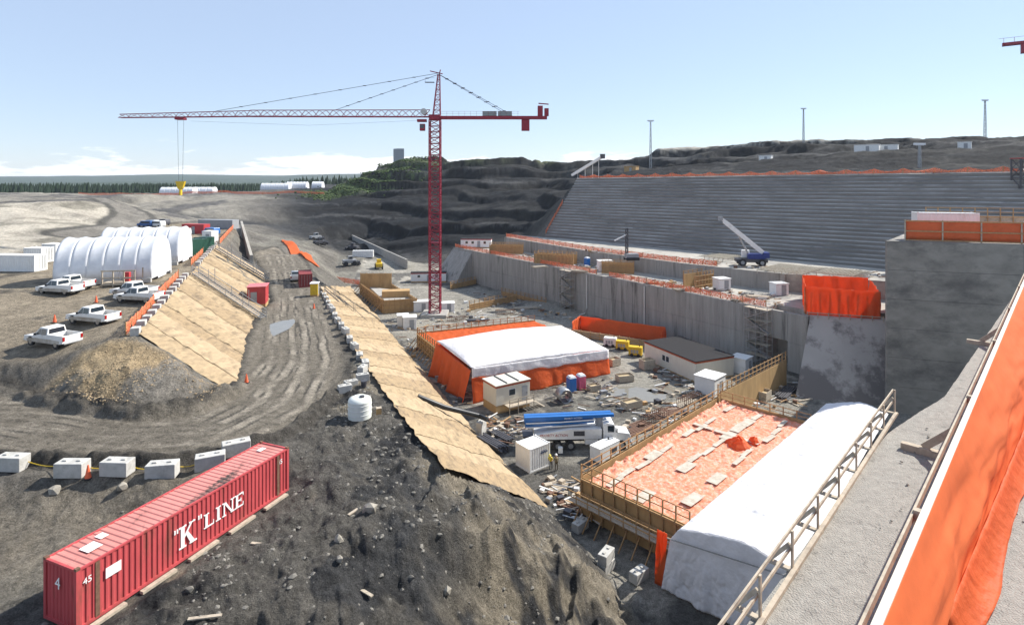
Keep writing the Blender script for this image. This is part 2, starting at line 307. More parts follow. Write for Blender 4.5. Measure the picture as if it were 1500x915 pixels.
Z_b1 = [p.to_2d()[:] for p in PE + PB[::-1]]; Z_b2 = [p.to_2d()[:] for p in QE + QB[::-1]]
def ground_z(X, Y, detail=True):
    Z = tin(X, Y); Rr = np.hypot(X, Y)
    near = ss(Rr, 110, 60)
    sp, sr, st = poly_sd(X, Y, Z_park), poly_sd(X, Y, Z_road), poly_sd(X, Y, Z_pit)
    flat = np.maximum(np.maximum(ss(sp, 1.0, -1.5), ss(sr, .6, -1)), ss(st, .5, -1.5))
    flat = np.maximum(flat, np.maximum(ss(poly_sd(X, Y, Z_b1), .3, -.6), ss(poly_sd(X, Y, Z_b2), .3, -.6)))
    rough = 1 - flat
    sm = [Z]
    hill = ss(Y + .35 * X, 205, 260) * ss(Rr, 900, 500) * ss(X + Y * .34, 0, 40)
    n_big = fbm(X, Y, 9, 5, 3, .55); n_sm = fbm(X, Y, 1.6, 4, 11, .6)
    rdg = .5 - np.abs(fbm(X, Y, 3.2, 4, 17, .6)) * 2.2; sd_ = poly_sd(X, Y, Z_dirt); dm = ss(sd_, 1, -2)
    Z = Z + dm * (rdg * .55 + fbm(X, Y, .9, 4, 19, .7) * .55 + .5 * (.5 - np.abs(fbm(X * .35 + Y * .15, Y - X * .5, 1.7, 3, 23, .6)) * 2.4))
    Z = Z + rough * near * (n_big * 1.2 + n_sm * .65) + flat * near * (fbm(X, Y, 3, 4, 5) * .12)
    Z = Z + rough * (1 - near) * ss(Rr, 1400, 500) * (fbm(X, Y, 22, 6, 8, .68) * 3.6) * (1 - .6 * hill) * (1 - .6 * ss(poly_sd(X, Y, Z_emb), 6, -2))
    # benched rock cuts on the hill: strata ledges
    ph = Z / 6.5 + fbm(X, Y, 70, 3, 21) * 2.2; led = (ph - np.floor(ph)); Z = Z + hill * ((ss(led, .72, .95) - led) * 7.0 * (.25 + .9 * vnoise(X / 35, Y / 35, 7)) + fbm(X, Y, 15, 6, 31, .6) * 4.0 + fbm(X + Y * .3, Y * 3, 40, 4, 33) * 4)
    Z = Z + ss(Rr, 1200, 3000) * (fbm(X, Y, 900, 4, 41) * 26)
    # gullies on the spoil bank
    gb = ss(line_d(X, Y, [P(700, 770, 8), P(780, 830, 5), P(880, 870, 2)]), 6, 1.5)
    Z = Z - gb * np.abs(np.sin((X - Y * .5) * 1.25 + fbm(X, Y, 3, 3, 9) * 5)) * 1.1
    # windrows beside the road, ruts along it
    dc = line_d(X, Y, roadc); Z = Z + near * ss(np.abs(sr), .9, .2) * (.75 + 1.0 * fbm(X, Y, 1.1, 3, 14)) * ss(Y - .2 * X, 66, 58)
    Z = Z + ss(sr, 0, -1) * near * .07 * np.sin(dc * 5.2 + fbm(X, Y, 7, 2, 4) * 7) * (vnoise(X / 5, Y / 5, 3))
    Z = Z - ss(poly_sd(X, Y, PAD), 1.0, .0) * np.maximum(Z - 11.0, 0)
    return Z
# pad of the red shipping container
c0 = P(112, 838, 13.9).to_2d(); c1 = P(423, 657, 13.9).to_2d(); ax_ = (c1 - c0).normalized(); nx_ = Vector((-ax_.y, ax_.x))
CONT_AX, CONT_C = math.atan2(ax_.y, ax_.x), (c0 + c1) / 2 + nx_ * 1.22
PAD = [(c0 - nx_ * .5 - ax_ * .6)[:], (c1 - nx_ * .5 + ax_ * .6)[:], (c1 + nx_ * 3.2 + ax_ * .6)[:], (c0 + nx_ * 3.2 - ax_ * .6)[:]]
print('container length by eye', (c1 - c0).length)
Z = ground_z(X, Y)
def gz(x, y): return float(ground_z(np.array([[x]], float), np.array([[y]], float))[0, 0])
# --- colours by kind of ground, plus some painted shade
C = np.zeros(X.shape + (3,)); Rr = np.hypot(X, Y)
def put(c, m): C[:] = C * (1 - m[..., None]) + np.array(c) * m[..., None]
nA, nB, nC = fbm(X, Y, 12, 5, 51), fbm(X, Y, 2.2, 4, 61, .6), fbm(X, Y, 40, 4, 71)
put((.125, .115, .10), np.ones_like(X))
put((.17, .16, .135), ss(nA, -.05, .15))
put((.026, .028, .031), ss(Y + .35 * X, 195, 235) * ss(X + Y * .40, -20, 20))                                # shale hill, darkened to paint in its shaded face
put((.06, .06, .058), ss(Y + .35 * X, 200, 240) * ss(X + Y * .36, 0, 30) * ss(fbm(X, Y, 30, 5, 81, .6), .02, .16))
put((.21, .195, .165), ss(X + Y * .42, 0, -25) * ss(Rr, 200, 240)); put((.10, .095, .09), ss(X + Y * .42, 0, -25) * ss(Rr, 200, 240) * ss(fbm(X, Y * .4, 16, 5, 82, .6), .0, .12))
put((.05, .05, .05), ss(line_d(X, Y, [P(215, 318, 14), P(300, 326, 12), P(400, 330, 10), P(490, 330, 10)]), 16, 6))  # painted shadow band along the foot of the far scarp
put((.085, .12, .04), ss(line_d(X, Y, [Pd(490, 276, 410), Pd(530, 262, 400), Pd(600, 240, 405)]), 34, 16) * ss(nB + nC, -.25, .1))   # green flank
put((.10, .11, .055), ss(Y + .35 * X, 330, 380) * ss(X + Y * .3, 0, 30) * ss(Z, 41, 46) * ss(nA, -.2, .1))  # grass on the ridge
put((.26, .24, .20), ss(Y + .35 * X, 300, 360) * ss(X - Y * .28, -20, 20) * ss(Z, 49, 53))
uR = (X + Y) * .7071
put((.028, .03, .034), ss(uR, 164, 170) * ss(X - Y * .06, 0, 12)); put((.085, .084, .08), ss(uR, 164, 170) * ss(X - Y * .06, 0, 12) * ss(fbm(X, Y, 16, 5, 103, .65), .04, .14))
put((.30, .28, .24), ss(uR, 164, 170) * ss(X - Y * .06, 0, 12) * ss(Z, 50.5, 52.5)); put((.045, .065, .035), ss(Rr, 620, 760)); put((.035, .055, .035), ss(Rr, 1500, 3500))
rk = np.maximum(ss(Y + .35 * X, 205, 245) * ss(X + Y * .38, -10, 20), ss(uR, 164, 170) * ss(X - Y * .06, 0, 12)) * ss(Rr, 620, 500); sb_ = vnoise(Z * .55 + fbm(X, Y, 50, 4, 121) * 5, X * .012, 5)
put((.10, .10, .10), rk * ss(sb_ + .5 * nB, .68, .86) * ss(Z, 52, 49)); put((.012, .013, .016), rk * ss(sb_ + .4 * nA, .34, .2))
sp, sr, st = poly_sd(X, Y, Z_park), poly_sd(X, Y, Z_road), poly_sd(X, Y, Z_pit)
put((.38, .345, .285), ss(poly_sd(X, Y, Z_emb), 3, -3)); put((.20, .185, .15), ss(poly_sd(X, Y, Z_emb), 3, -3) * ss(fbm(X, Y * .5, 10, 5, 91), .02, .14))
put((.10, .093, .082), ss(poly_sd(X, Y, Z_dirt), 2.5, -1)); put((.19, .165, .125), ss(poly_sd(X, Y, Z_dirt), 2, -1) * ss(nA + .5 * nB, .0, .16)); put((.035, .035, .036), ss(poly_sd(X, Y, Z_dirt), 2, -1) * ss(fbm(X, Y, 4, 5, 101, .6), .06, .16)); put((.17, .15, .12), ss(line_d(X, Y, [P(-100, 800, 11.5), P(30, 790, 11.5), P(150, 740, 11.8), P(260, 720, 12)]), 6, 2))
put((.20, .175, .135), ss(line_d(X, Y, [P(650, 690, 10.5), P(760, 770, 6), P(900, 870, 1.5)]), 3.2, 1.2) * ss(nB, -.2, .05))
put((.05, .05, .05), ss(line_d(X, Y, [P(560, 700, 11), P(620, 790, 10), P(560, 860, 10)]), 5, 1) * ss(nB + nA, -.1, .1))
put((.25, .21, .155), ss(sp, 1.5, -1.5)); put((.24, .205, .15), ss(sp, 1.5, -1.5) * ss(nA + .3 * nB, .02, .2)); put((.12, .105, .085), ss(sp, 1.5, -1.5) * ss(fbm(X, Y, 6, 4, 95), .1, .2))
put((.21, .19, .16), ss(poly_sd(X, Y, Z_pile), 1, -1)); put((.33, .25, .15), ss(poly_sd(X, Y, Z_pile), .5, -1) * ss(fbm(X, Y, 6, 4, 96), .03, .12))
put((.06, .055, .048), ss(np.abs(sr - .2), 1.3, .3) * ss(nB, -.3, .0))
put((.175, .155, .125), ss(sr, .4, -.8))
dc = line_d(X, Y, roadc); tr = np.sin(dc * 2.6 + fbm(X, Y, 14, 3, 97) * 8) * .5 + .5
put((.27, .24, .195), ss(sr, -.3, -2) * ss(tr + nB * 1.3 + nA, .45, 1.0)); put((.075, .068, .058), ss(sr, -.3, -2) * ss(np.sin(dc * 6.1 + fbm(X, Y, 9, 3, 98) * 6) + nB * 2, .7, 1.2))
put((.20, .185, .16), ss(line_d(X, Y, haul), 7, 4)); put((.09, .085, .075), ss(np.abs(line_d(X, Y, haul) - 6), 2, .6))
put((.26, .245, .21), ss(st, .6, -.6)); put((.105, .10, .09), ss(st, .4, -.6) * ss(nA + .5 * nB, .0, .12)); put((.30, .28, .24), ss(st, .4, -.6) * ss(fbm(X, Y, 5, 4, 99), .12, .22))
C *= (1 - .5 * rk * ss(Z, 53, 50) * (1 - ss(C[..., 1] - C[..., 2], .01, .03)))[..., None]  # rock darkened further, shade of the cut faces painted into its colour
C *= (1 + .6 * nB + .9 * fbm(X, Y, 9, 5, 111, .7) * ss(Rr, 120, 200))[..., None]; C = np.clip(C, .012, .8)
me = bpy.data.meshes.new('ground'); nv = X.size
me.vertices.add(nv); me.vertices.foreach_set('co', np.stack([X, Y, Z], -1).astype(np.float32).ravel())
ii = (np.arange(NR - 1)[:, None] * NA + np.arange(NA - 1)[None, :]).ravel(); q = np.stack([ii, ii + 1, ii + NA + 1, ii + NA], -1)[:, ::-1].astype(np.int32)
me.loops.add(q.size); me.loops.foreach_set('vertex_index', q.ravel()); me.polygons.add(len(q)); me.polygons.foreach_set('loop_start', np.arange(0, q.size, 4, dtype=np.int32))
me.update(calc_edges=True); me.validate()
if me.polygons[0].normal.z < 0: me.flip_normals()
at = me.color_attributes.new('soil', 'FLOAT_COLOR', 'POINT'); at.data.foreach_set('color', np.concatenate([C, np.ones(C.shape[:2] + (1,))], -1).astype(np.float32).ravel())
me.shade_smooth()
gm = bpy.data.materials.new('soil'); gm.use_nodes = True; N, Lk = gm.node_tree.nodes, gm.node_tree.links; b = N['Principled BSDF']; b.inputs['Roughness'].default_value = .95; b.inputs['Specular IOR Level'].default_value = .15
vc = N.new('ShaderNodeVertexColor'); vc.layer_name = 'soil'; g = N.new('ShaderNodeNewGeometry')
def gn(scale, det=6, rgh=.7):
    n = N.new('ShaderNodeTexNoise'); n.inputs['Scale'].default_value = scale; n.inputs['Detail'].default_value = det; n.inputs['Roughness'].default_value = rgh; Lk.new(g.outputs['Position'], n.inputs['Vector']); return n.outputs[0]
def mr(v, a, b_, c, d):
    m = N.new('ShaderNodeMapRange'); Lk.new(v, m.inputs[0])
    for i, k in enumerate((a, b_, c, d)): m.inputs[i + 1].default_value = k
    return m.outputs[0]
s1 = mr(gn(1.7), .3, .7, .55, 1.45); s2 = mr(gn(10, 6, .85), .32, .68, .35, 1.75)
mm = N.new('ShaderNodeMath'); mm.operation = 'MULTIPLY'; Lk.new(s1, mm.inputs[0]); Lk.new(s2, mm.inputs[1])
sc_ = N.new('ShaderNodeVectorMath'); sc_.operation = 'SCALE'; Lk.new(vc.outputs[0], sc_.inputs[0]); Lk.new(mm.outputs[0], sc_.inputs['Scale']); Lk.new(sc_.outputs[0], b.inputs['Base Color'])
bp = N.new('ShaderNodeBump'); bp.inputs['Strength'].default_value = .9; bp.inputs['Distance'].default_value = .45; Lk.new(gn(3.6, 10, .78), bp.inputs['Height']); Lk.new(bp.outputs[0], b.inputs['Normal'])
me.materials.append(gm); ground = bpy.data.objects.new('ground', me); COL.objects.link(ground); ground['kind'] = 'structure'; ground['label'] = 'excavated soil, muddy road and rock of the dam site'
# ------------------------------------------------------------------ large structures
from mathutils import noise as mn
def nz(x, y, z=0, s=1.0, o=4): return mn.fractal(Vector((x / s, y / s, z)), 1.0, 2.0, o)
def along(pts, t):
    L = [0.0]
    for a, b in zip(pts[:-1], pts[1:]): L.append(L[-1] + (b - a).length)
    d = t * L[-1]
    for i in range(len(pts) - 1):
        if d <= L[i + 1] + 1e-9: return lerp(pts[i], pts[i + 1], (d - L[i]) / (L[i + 1] - L[i] + 1e-9))
    return pts[-1].copy()
TAN = mat('coir_blanket', (.34, .255, .155), .95, .25, 1.6, bump=.6, bscale=7, c2=(.19, .145, .09), thr=(.5, .66), streak=(1.6, .4, 1.2))
TANS = [TAN, mat('coir_blanket_pale', (.37, .28, .175), .95, .2, 1.3, bump=.6, bscale=7, c2=(.22, .165, .105), thr=(.5, .66), streak=(1.6, .4, 1.2)), mat('coir_blanket_brown', (.30, .22, .13), .95, .24, 1.9, bump=.6, bscale=7, c2=(.16, .12, .08), thr=(.48, .66), streak=(1.6, .4, 1.2))]
def blanket(name, label, top, bot, n, seed, tip=0):
    t = thing(name, label, 'erosion blanket', (0, 0, 0))
    for k in range(n):
        a, b = k / n - .004, (k + 1) / n + .004
        def fn(u, v, a=a, b=b, k=k):
            tt = min(max(lerp(a, b, v), 0), 1); p0 = along(top, tt); p1 = along(bot, tt); e = .035 * nz(tt * 60, seed, 0, 1)
            s = lerp(-.02 + e, 1.02 + e + .03 * nz(tt * 40, seed + 9), u); p = lerp(p0, p1, s)
            w = .08 * nz(p.x * .5, p.y * .5, p.z * 1.5, 1.2) - .8 * max(0, .2 - abs(nz(tt * 11 + u * 2.2, u * 1.3 - tt * 4, seed, 1))) + .06 * nz(tt * 70, u * 3, seed, 1)
            edge = .06 if v in (0, 1) else .1
            p.z += .14 + edge + w + .10 * (k % 2); return p
        B().grid(fn, 60, 10).build('blanket_strip', TANS[k * 7 % 3], t, smooth=4)
    # dark overlaps lying down the slope
    return t
blanket('erosion_blanket', 'tan fibre blanket covering the slope below the parking area', PE, PB, 17, 1)
blanket('erosion_blanket', 'tan fibre blanket covering the long slope from road to pit', QE, QB, 24, 5)

WALLC = mat('formed_concrete', (.30, .285, .26), .9, .25, 1.1, bump=.12, bscale=6, c2=(.11, .105, .095), thr=(.55, .66), streak=(1, 1, .09))
WALLD = mat('pier_concrete', (.25, .238, .21), .85, .28, .6, bump=.15, bscale=5, c2=(.13, .125, .115), thr=(.46, .62), streak=(.5, .5, .9))
DECKC = mat('deck_concrete', (.36, .34, .30), .95, .2, .4, c2=(.25, .24, .22), thr=(.5, .62))
def panels(parent, a, b, z0, z1, n, m, th=.35, rows=1, nm='wall_panel'):
    a, b = Vector((a[0], a[1], 0)), Vector((b[0], b[1], 0)); h = (z1 - z0) / rows; ang_ = heading(a, b)
    for r in range(rows):
        for k in range(n):
            p, q = lerp(a, b, k / n), lerp(a, b, (k + 1) / n); w = (q - p).length
            B().box((0, 0, 0), (w - .025, th, h - .025)).build(nm, m, parent, bevel=.02, loc=(p + q) / 2 + Vector((0, 0, z0 + (r + .5) * h)) + Vector((math.sin(ang_), -math.cos(ang_), 0)) * random.uniform(-.02, .03), rz=ang_)
# stepped roller-compacted buttress
RCC = mat('lift_concrete', (.19, .185, .175), .9, .25, .25, bump=.2, bscale=3, c2=(.25, .25, .25), thr=(.52, .72), streak=(.35, .35, 2.2))
t = thing('stepped_buttress', 'long dark stepped concrete buttress face behind the powerhouse deck', 'dam wall')
NS = 27; prof = []
for i in range(NS):
    s = 21.3 * i / NS; z = 9 + 24 * i / NS; h_ = 24 / NS; prof += [(s, z), (s, z + h_ - .22), (s + .48, z + h_)]
    if i == NS - 1: prof.append((21.3, 33))
prof += [(26, 33), (26, 5), (0, 5)]
rings = []
for k in range(61):
    tt = -1 + 200 * k / 60; rings.append([RA + (s + .12 * nz(tt * .7, z, 3) * (3 < z < 33)) * U + tt * V + Vector((0, 0, z + .008 * tt * (z > 10) + .05 * nz(tt, z * 2, 8))) for s, z in prof])
o = B().loft(rings).build('stepped_face', RCC, t); o.data.materials.append(mat('dusty_lit_tread', (.31, .30, .28), .95, .45, .3, c2=(.16, .155, .148), thr=(.48, .6), streak=(.4, .4, 1)))
for f_ in o.data.polygons:
    if f_.normal.z > .5: f_.material_index = 1  # upward faces paler: dust, plus sunlight on the step edges painted in
def fence(name, label, pts, h, step, cat='fence', net=NET, posts=True, base=.08, wav=.06, sag=.1, group=None, postm=None, pw=.09):
    t = thing(name, label, cat, pts[0], 0, group); o0 = pts[0]
    Ln = sum((b - a).length for a, b in zip(pts[:-1], pts[1:])); n = max(2, int(Ln / step)); nn = n * 4
    def fn(u, v):
        p = along(pts, u) - o0; k = u * n; dip = sag * math.sin(math.pi * (k - math.floor(k)))
        p += Vector((nz(u * n * 1.3, v, 1) * wav, nz(u * n * 1.3, v, 5) * wav, base + (h - base - dip * (v > .5)) * v + .05 * h * nz(u * n * .9, v * 2, 9))); return p
    B().grid(fn, nn, 3).build('netting', net, t, smooth=4, solid=.03)
    if posts:
        for k in range(n + 1):
            p = along(pts, k / n) - o0; B().box((0, 0, h * .53), (pw, pw, h * 1.06)).build('post', postm or WOOD, t, loc=p)
    return t
ct = [RT + tt * V + Vector((0, 0, 33 + .008 * tt)) - .3 * U for tt in range(0, 150, 6)]
fence('crest_fence', 'orange safety fence along the crest of the stepped buttress', ct, 1.2, 6, wav=.5, sag=.7, pw=.14)
fence('stair_fence', 'orange netting climbing the left edge of the stepped buttress', [RA + s * U - 1.0 * V + Vector((0, 0, 9.6 + s * 1.127)) for s in (4.2, 7, 10, 13)], 1.4, 2)
# powerhouse block
W0, Wc, Wd, Wr = Vector((-19.3, 193, 0)), Vector((19.6, 136.5, 0)), Vector((22, 133.6, 0)), Vector((46.4, 97.4, 0))
T2 = [Vector((54.7, 116, 0)), Vector((38.5, 131, 0)), Vector((21, 152.7, 0)), Vector((-2.3, 192, 0))]
we = lerp(Wd, Wr, .9)                                   # a doorway opens between here and the ramp
t = thing('powerhouse_wall', 'long grey stained concrete wall closing the right of the pit', 'wall')
inn = Vector((.78, .6, 0)) * .5
B().prism([p.to_2d() for p in (W0 + inn, Wc + inn, Wd + inn, we + inn, we + inn * 9, Wr + inn * 9, Vector((49.5, 96, 0)), Vector((66, 97, 0)), Vector((72, 106, 0)), T2[0] + inn, T2[1] + inn, T2[2] + inn, T2[3], Vector((-8, 197, 0)))], -.5, 9.95).build('deck', DECKC, t)
panels(t, W0, lerp(W0, Wc, .5), 0, 9.97, 6, WALLC, .6, 2); panels(t, lerp(W0, Wc, .5), Wc, 0, 9.97, 5, WALLC, .6, 2)
panels(t, Wc, Wd, 0, 9.97, 1, WALLC, .6, 2); panels(t, Wd, we, 0, 9.97, 7, WALLC, .6, 2); panels(t, we, Wr, 5.2, 9.97, 1, WALLC, .6, 1, 'lintel_panel')
panels(t, Wr, Vector((48.4, 94.6, 0)), 0, 9.97, 1, WALLC, .6, 2)
bt = W0 + Vector((-6.5, -3, 0)); B().prism([(W0.x, W0.y), (W0.x + 7, W0.y - 10), (W0.x + 2, W0.y - 14), (bt.x, bt.y)], -.5, [10, 10.1, .5, .5]).build('sloped_end', WALLC, t)
for px in (856, 981):                                   # white drain pipes
    p = lerp(Wd, Wr, .27) if px == 981 else lerp(W0, Wc, .965); q = p - inn * 1.1
    B().tube([q + Vector((0, 0, 9.6)), q + Vector((0, 0, 1.8)), q + Vector((-.5, -.5, .6)), q + Vector((-1.8, -1.2, .4))], .16, 8).build('drain_pipe', mat('pale_pipe', (.6, .58, .53), .6, .1), t, smooth=1)
t = thing('upper_wall', 'upper tier of grey concrete wall behind the powerhouse deck', 'wall')
for a, b, n in ((T2[3], T2[2], 5), (T2[2], T2[1], 4), (T2[1], T2[0], 4)): panels(t, a, b, 9.9, 13.45, n, WALLC, .5)
B().prism([p.to_2d() for p in (T2[3] + inn, T2[2] + inn, T2[1] + inn, T2[0] + inn, Vector((72, 106, 0)), Vector((90, 108, 0)), RA + 90 * V + 3 * U, RA + 3 * U - 2 * V, Vector((2, 199, 0)))], 9, 13.4).build('deck', DECKC, t)
e = Vector((0, 0, 9.97))
fence('wall_top_fence', 'orange fence on the long pit wall, half farther from the ramp', [W0 + e + inn, Wc + e + inn], 1.2, 2.4, pw=.12)
fence('wall_top_fence', 'orange fence on the pit wall, above the dark roofed cabin', [Wd + e + inn, we + e + inn], 1.2, 2.2, pw=.12)
e = Vector((0, 0, 13.42))
fence('upper_tier_fence', 'orange fence on the upper tier, stretch nearest the dark cliff', [T2[3] + e + inn, T2[2] + e + inn], 1.3, 3)
fence('upper_tier_fence', 'orange fence on the upper tier, stretch below the mobile crane', [T2[2] + e + inn, T2[1] + e + inn, lerp(T2[1], T2[0], .35) + e + inn], 1.3, 3)
# draft tube ramp
t = thing('concrete_ramp', 'sloping concrete ramp with a broad darker patch beside the tall pier', 'ramp')
rb0, rb1, rt0, rt1 = P(1165, 582), P(1297, 594), P(1187, 462, 10), P(1299, 470, 10)
RAMP = mat('ramp_concrete', (.40, .36, .32), .85, .12, .5, bump=.15, bscale=6, c2=(.17, .15, .135), thr=(.50, .56), streak=(.25, .25, .15))  # second colour makes broad darker patches
B().raw([rb0, rb1, rt1, rt0, rb0 + Vector((0, 0, -1)), rb1 + Vector((0, 0, -1)), rt1 + Vector((0, 0, -11)), rt0 + Vector((0, 0, -11)), rt0 + Vector((1, 2, 0)), rt1 + Vector((1, 2, 0)), rt1 + Vector((1, 2, -11)), rt0 + Vector((1, 2, -11))],
  [(0, 1, 2, 3), (0, 4, 5, 1), (0, 3, 7, 4), (1, 5, 6, 2), (4, 7, 6, 5), (3, 2, 9, 8), (8, 9, 10, 11), (3, 8, 11, 7), (2, 6, 10, 9), (7, 11, 10, 6)]).build('slab', RAMP, t, bevel=.03)
t = thing('orange_enclosure', 'tall orange tarpaulin enclosure on top of the concrete ramp', 'tarp enclosure')
q0, q1 = rt0 + Vector((-.3, 1, 0)), rt1 + Vector((-.2, 1.2, 0)); bk = Vector((6, 13, 0))
def tw(a, b, h0, h1, k):
    def fn(u, v): p = lerp(a, b, u); n_ = Vector((-(b - a).y, (b - a).x, 0)).normalized(); return p + n_ * (.25 * nz(u * 8 + k, v * 1.5, k, 1) + .12 * math.sin(u * 40) * (1 - v)) + Vector((0, 0, lerp(0, lerp(h0, h1, u), v) + .12 * nz(u * 9, v, 3) * (v == 1)))
    B().grid(fn, 48, 10).build('tarp_wall', ORANGE, t, smooth=4, solid=.04)
tw(q0, q1, 4.6, 4.3, 1); tw(q1 + bk, q0 + bk, 4.4, 4.4, 2); tw(q0 + bk * .9, q0, 4.4, 4.6, 3); tw(q1, q1 + bk * .9, 4.3, 4.4, 4)
for k in range(9):
    p = lerp(q0, q1, k / 8) + Vector((.2, .5, 0)); B().box((0, 0, 2.1), (.15, .15, 4.2)).build('stud', WOOD, t, loc=p)
for k in range(8):
    p = lerp(q0, q1, k / 7) + Vector((-.3, -1.2, -.5)); B().box((0, 0, .6), (.1, .1, 1.2)).build('rail_post', GWOOD, t, loc=p)
B().beam(q0 + Vector((-.3, -1.2, .55)), q1 + Vector((-.3, -1.2, .55)), .05, .12).build('hand_rail', GWOOD, t)
# tall pier
t = thing('concrete_pier', 'massive dark grey concrete pier rising at the right', 'pier')
p0, p1, p2 = Vector((52.2, 81, 0)), Vector((67, 76, 0)), Vector((96, 66.2, 0))
B().prism([(p0 + Vector((.6, .5, 0))).to_2d(), (p2 + Vector((0, .7, 0))).to_2d(), (p2 + Vector((22, 22, 0))).to_2d(), (p0 + Vector((22, 24, 0))).to_2d()], -1, 23.65).build('core', WALLD, t)
panels(t, p0, p2, -.4, 23.7, 3, WALLD, .9, 6, 'pour_panel')
t = thing('pier_parapet', 'orange tarp parapet with timber rails on top of the tall pier', 'parapet')
a, b = p0 + (p1 - p0) * .14 + Vector((.5, .6, 23.7)), p2 + Vector((.5, .6, 23.7))
def fn(u, v): p = lerp(a, b, u); return p + Vector((0, .08 * nz(u * 30, v * 2, 0), 2.75 * v + .1))
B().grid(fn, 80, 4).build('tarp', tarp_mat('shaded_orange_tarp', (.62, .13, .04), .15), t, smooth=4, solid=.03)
for k in range(11): B().box((0, -.12, 1.45), (.16, .1, 2.95)).build('post', GWOOD, t, loc=lerp(a, b, k / 10), rz=heading(a, b))
for z in (2.75, 1.35, .12): B().beam(a + Vector((0, -.2, z)), b + Vector((0, -.2, z)), .06, .16).build('rail', WOOD, t)
# foreground deck, guard rail and orange fence
FD = mat('rough_slab', (.31, .295, .265), .95, .22, 5, bump=1, bscale=26, c2=(.22, .21, .19), thr=(.56, .66))
g0, g1, g2 = P(1075, 940, 24), P(1302, 632, 24), P(1385, 579, 24); off = V * .1
dl = [tuple((g0 - U * 14).to_2d()), tuple(g0.to_2d()), tuple(g1.to_2d()), tuple(g2.to_2d()), tuple((g2 + U * 40).to_2d()), (70, 40), (40, -10), (-8, -12)]
t = thing('viewing_deck', 'rough grey concrete deck in the lower right foreground', 'deck')
B().prism([(x + .3, y - .3) for x, y in dl], -2, 23.9).build('mass', WALLC, t)
dsd = lambda x, y: float(poly_sd(np.array([x]), np.array([y]), dl)[0])
def fn(u, v):
    p = lerp(lerp(Vector((-6, -4, 0)), Vector((46, 48, 0)), u), lerp(Vector((6, -10, 0)), Vector((70, 54, 0)), u), v); return p
bm_ = B(); pr = [Vector((x, y, 0)) for x, y in dl]
def dk(u, v):                                           # strip between the left edge and a line to the right
    p = along(pr[:5], u); q = p + V * 22; r = lerp(p, q, v ** 1.6); return Vector((r.x, r.y, 24 + .035 * nz(r.x, r.y, 0, 1.2) + .02 * nz(r.x, r.y, 4, .25)))
bm_.grid(dk, 260, 90).build('surface', FD, t, smooth=4)
t = thing('guard_rail', 'pale timber guard rail along the edge of the foreground deck', 'guard rail')
ga, gb_ = g0 - U * 1 + V * .15, P(1308, 606, 24) + V * .0
for k in range(9):
    p = lerp(ga, gb_, k / 8); B().box((0, 0, .42), (.07, .04, .84)).build('post', GWOOD, t, loc=p + V * .05, rz=R(45))
    B().beam(p - V * .45 + Vector((0, 0, .03)), p + V * .15 + Vector((0, 0, .03)), .12, .05).build('bracket', GWOOD, t); B().beam(p - V * .4 + Vector((0, 0, .06)), p + Vector((0, 0, .55)), .05, .08).build('knee_brace', GWOOD, t)
for z, dv, w in ((.82, 0, .075), (.45, 0, .075), (.05, .1, .09)): B().beam(ga + V * dv + Vector((0, 0, z)), gb_ + V * dv + Vector((0, 0, z)), .035 if z > .1 else .09, w).build('rail', GWOOD, t)
t = thing('orange_barrier', 'orange tarp barrier with wide pale top board beside the camera', 'barrier')
fa, fb = P(1282, 925, 26), P(1504, 405, 26); fd = (fb - fa); fa = fa - fd * .06; fb = fb + fd * .25
la, lb = P(1385, 925, 24.05), P(1500, 640, 24.05); ld = (lb - la).normalized(); la = la - ld * 1.5; lb = la + ld * fd.length * 1.31
FORANGE = tarp_mat('orange_sheet', (.82, .20, .06), .4); FORANGE.node_tree.nodes['Principled BSDF'].inputs['Roughness'].default_value = .8; FORANGE.node_tree.nodes['Bump'].inputs['Distance'].default_value = .025
def fn(u, v):
    p = lerp(lerp(fa, fb, u), lerp(la, lb, u), v); k = math.sin(math.pi * v); bul = .2 * k * nz(u * 6, v * 2, 3, 1) - .5 * k * max(0, .16 - abs(nz(u * 5 + v * .8, v * .5, 7))); return p + V * (bul + .12 * k) + Vector((0, 0, -.25 * k + .04 * nz(u * 20, v * 4, 1)))
def sheet(u, v):
    if v <= .8: return fn(u, v / .8)
    w = (v - .8) / .2; p = fn(u, 1.0); roll = .07 + .09 * nz(u * 9, 2, 1); a_ = w * 5.2; return p + V * (roll * math.sin(a_) * .8 + .25 * w * max(0, nz(u * 6, 0, 11)) * 2) + Vector((0, 0, roll * (1 - math.cos(a_)) * .6 + .02))
B().grid(sheet, 220, 40).build('sheet', FORANGE, t, smooth=4, solid=.02)
def flap(u, v): q = lerp(la, lb, lerp(.02, .62, u)); return q + V * (.1 + v * (.34 + .12 * nz(u * 8, v, 4))) + Vector((0, 0, .04 + .5 * (1 - v) ** 2 + .05 * abs(nz(u * 22, v * 3, 6))))
B().grid(flap, 120, 8).build('loose_flap', ORANGE, t, smooth=4, solid=.02)
B().beam(fa + Vector((0, 0, .05)), fb + Vector((0, 0, .05)), .12, .04).build('top_board', mat('pale_board', (.62, .56, .47), .7, .12, 3, c2=(.45, .40, .33), thr=(.55, .7)), t, bevel=.008)
B().beam(fa + Vector((-.14, .14, -.12)), fb + Vector((-.14, .14, -.12)), .04, .14).build('face_board', GWOOD, t)
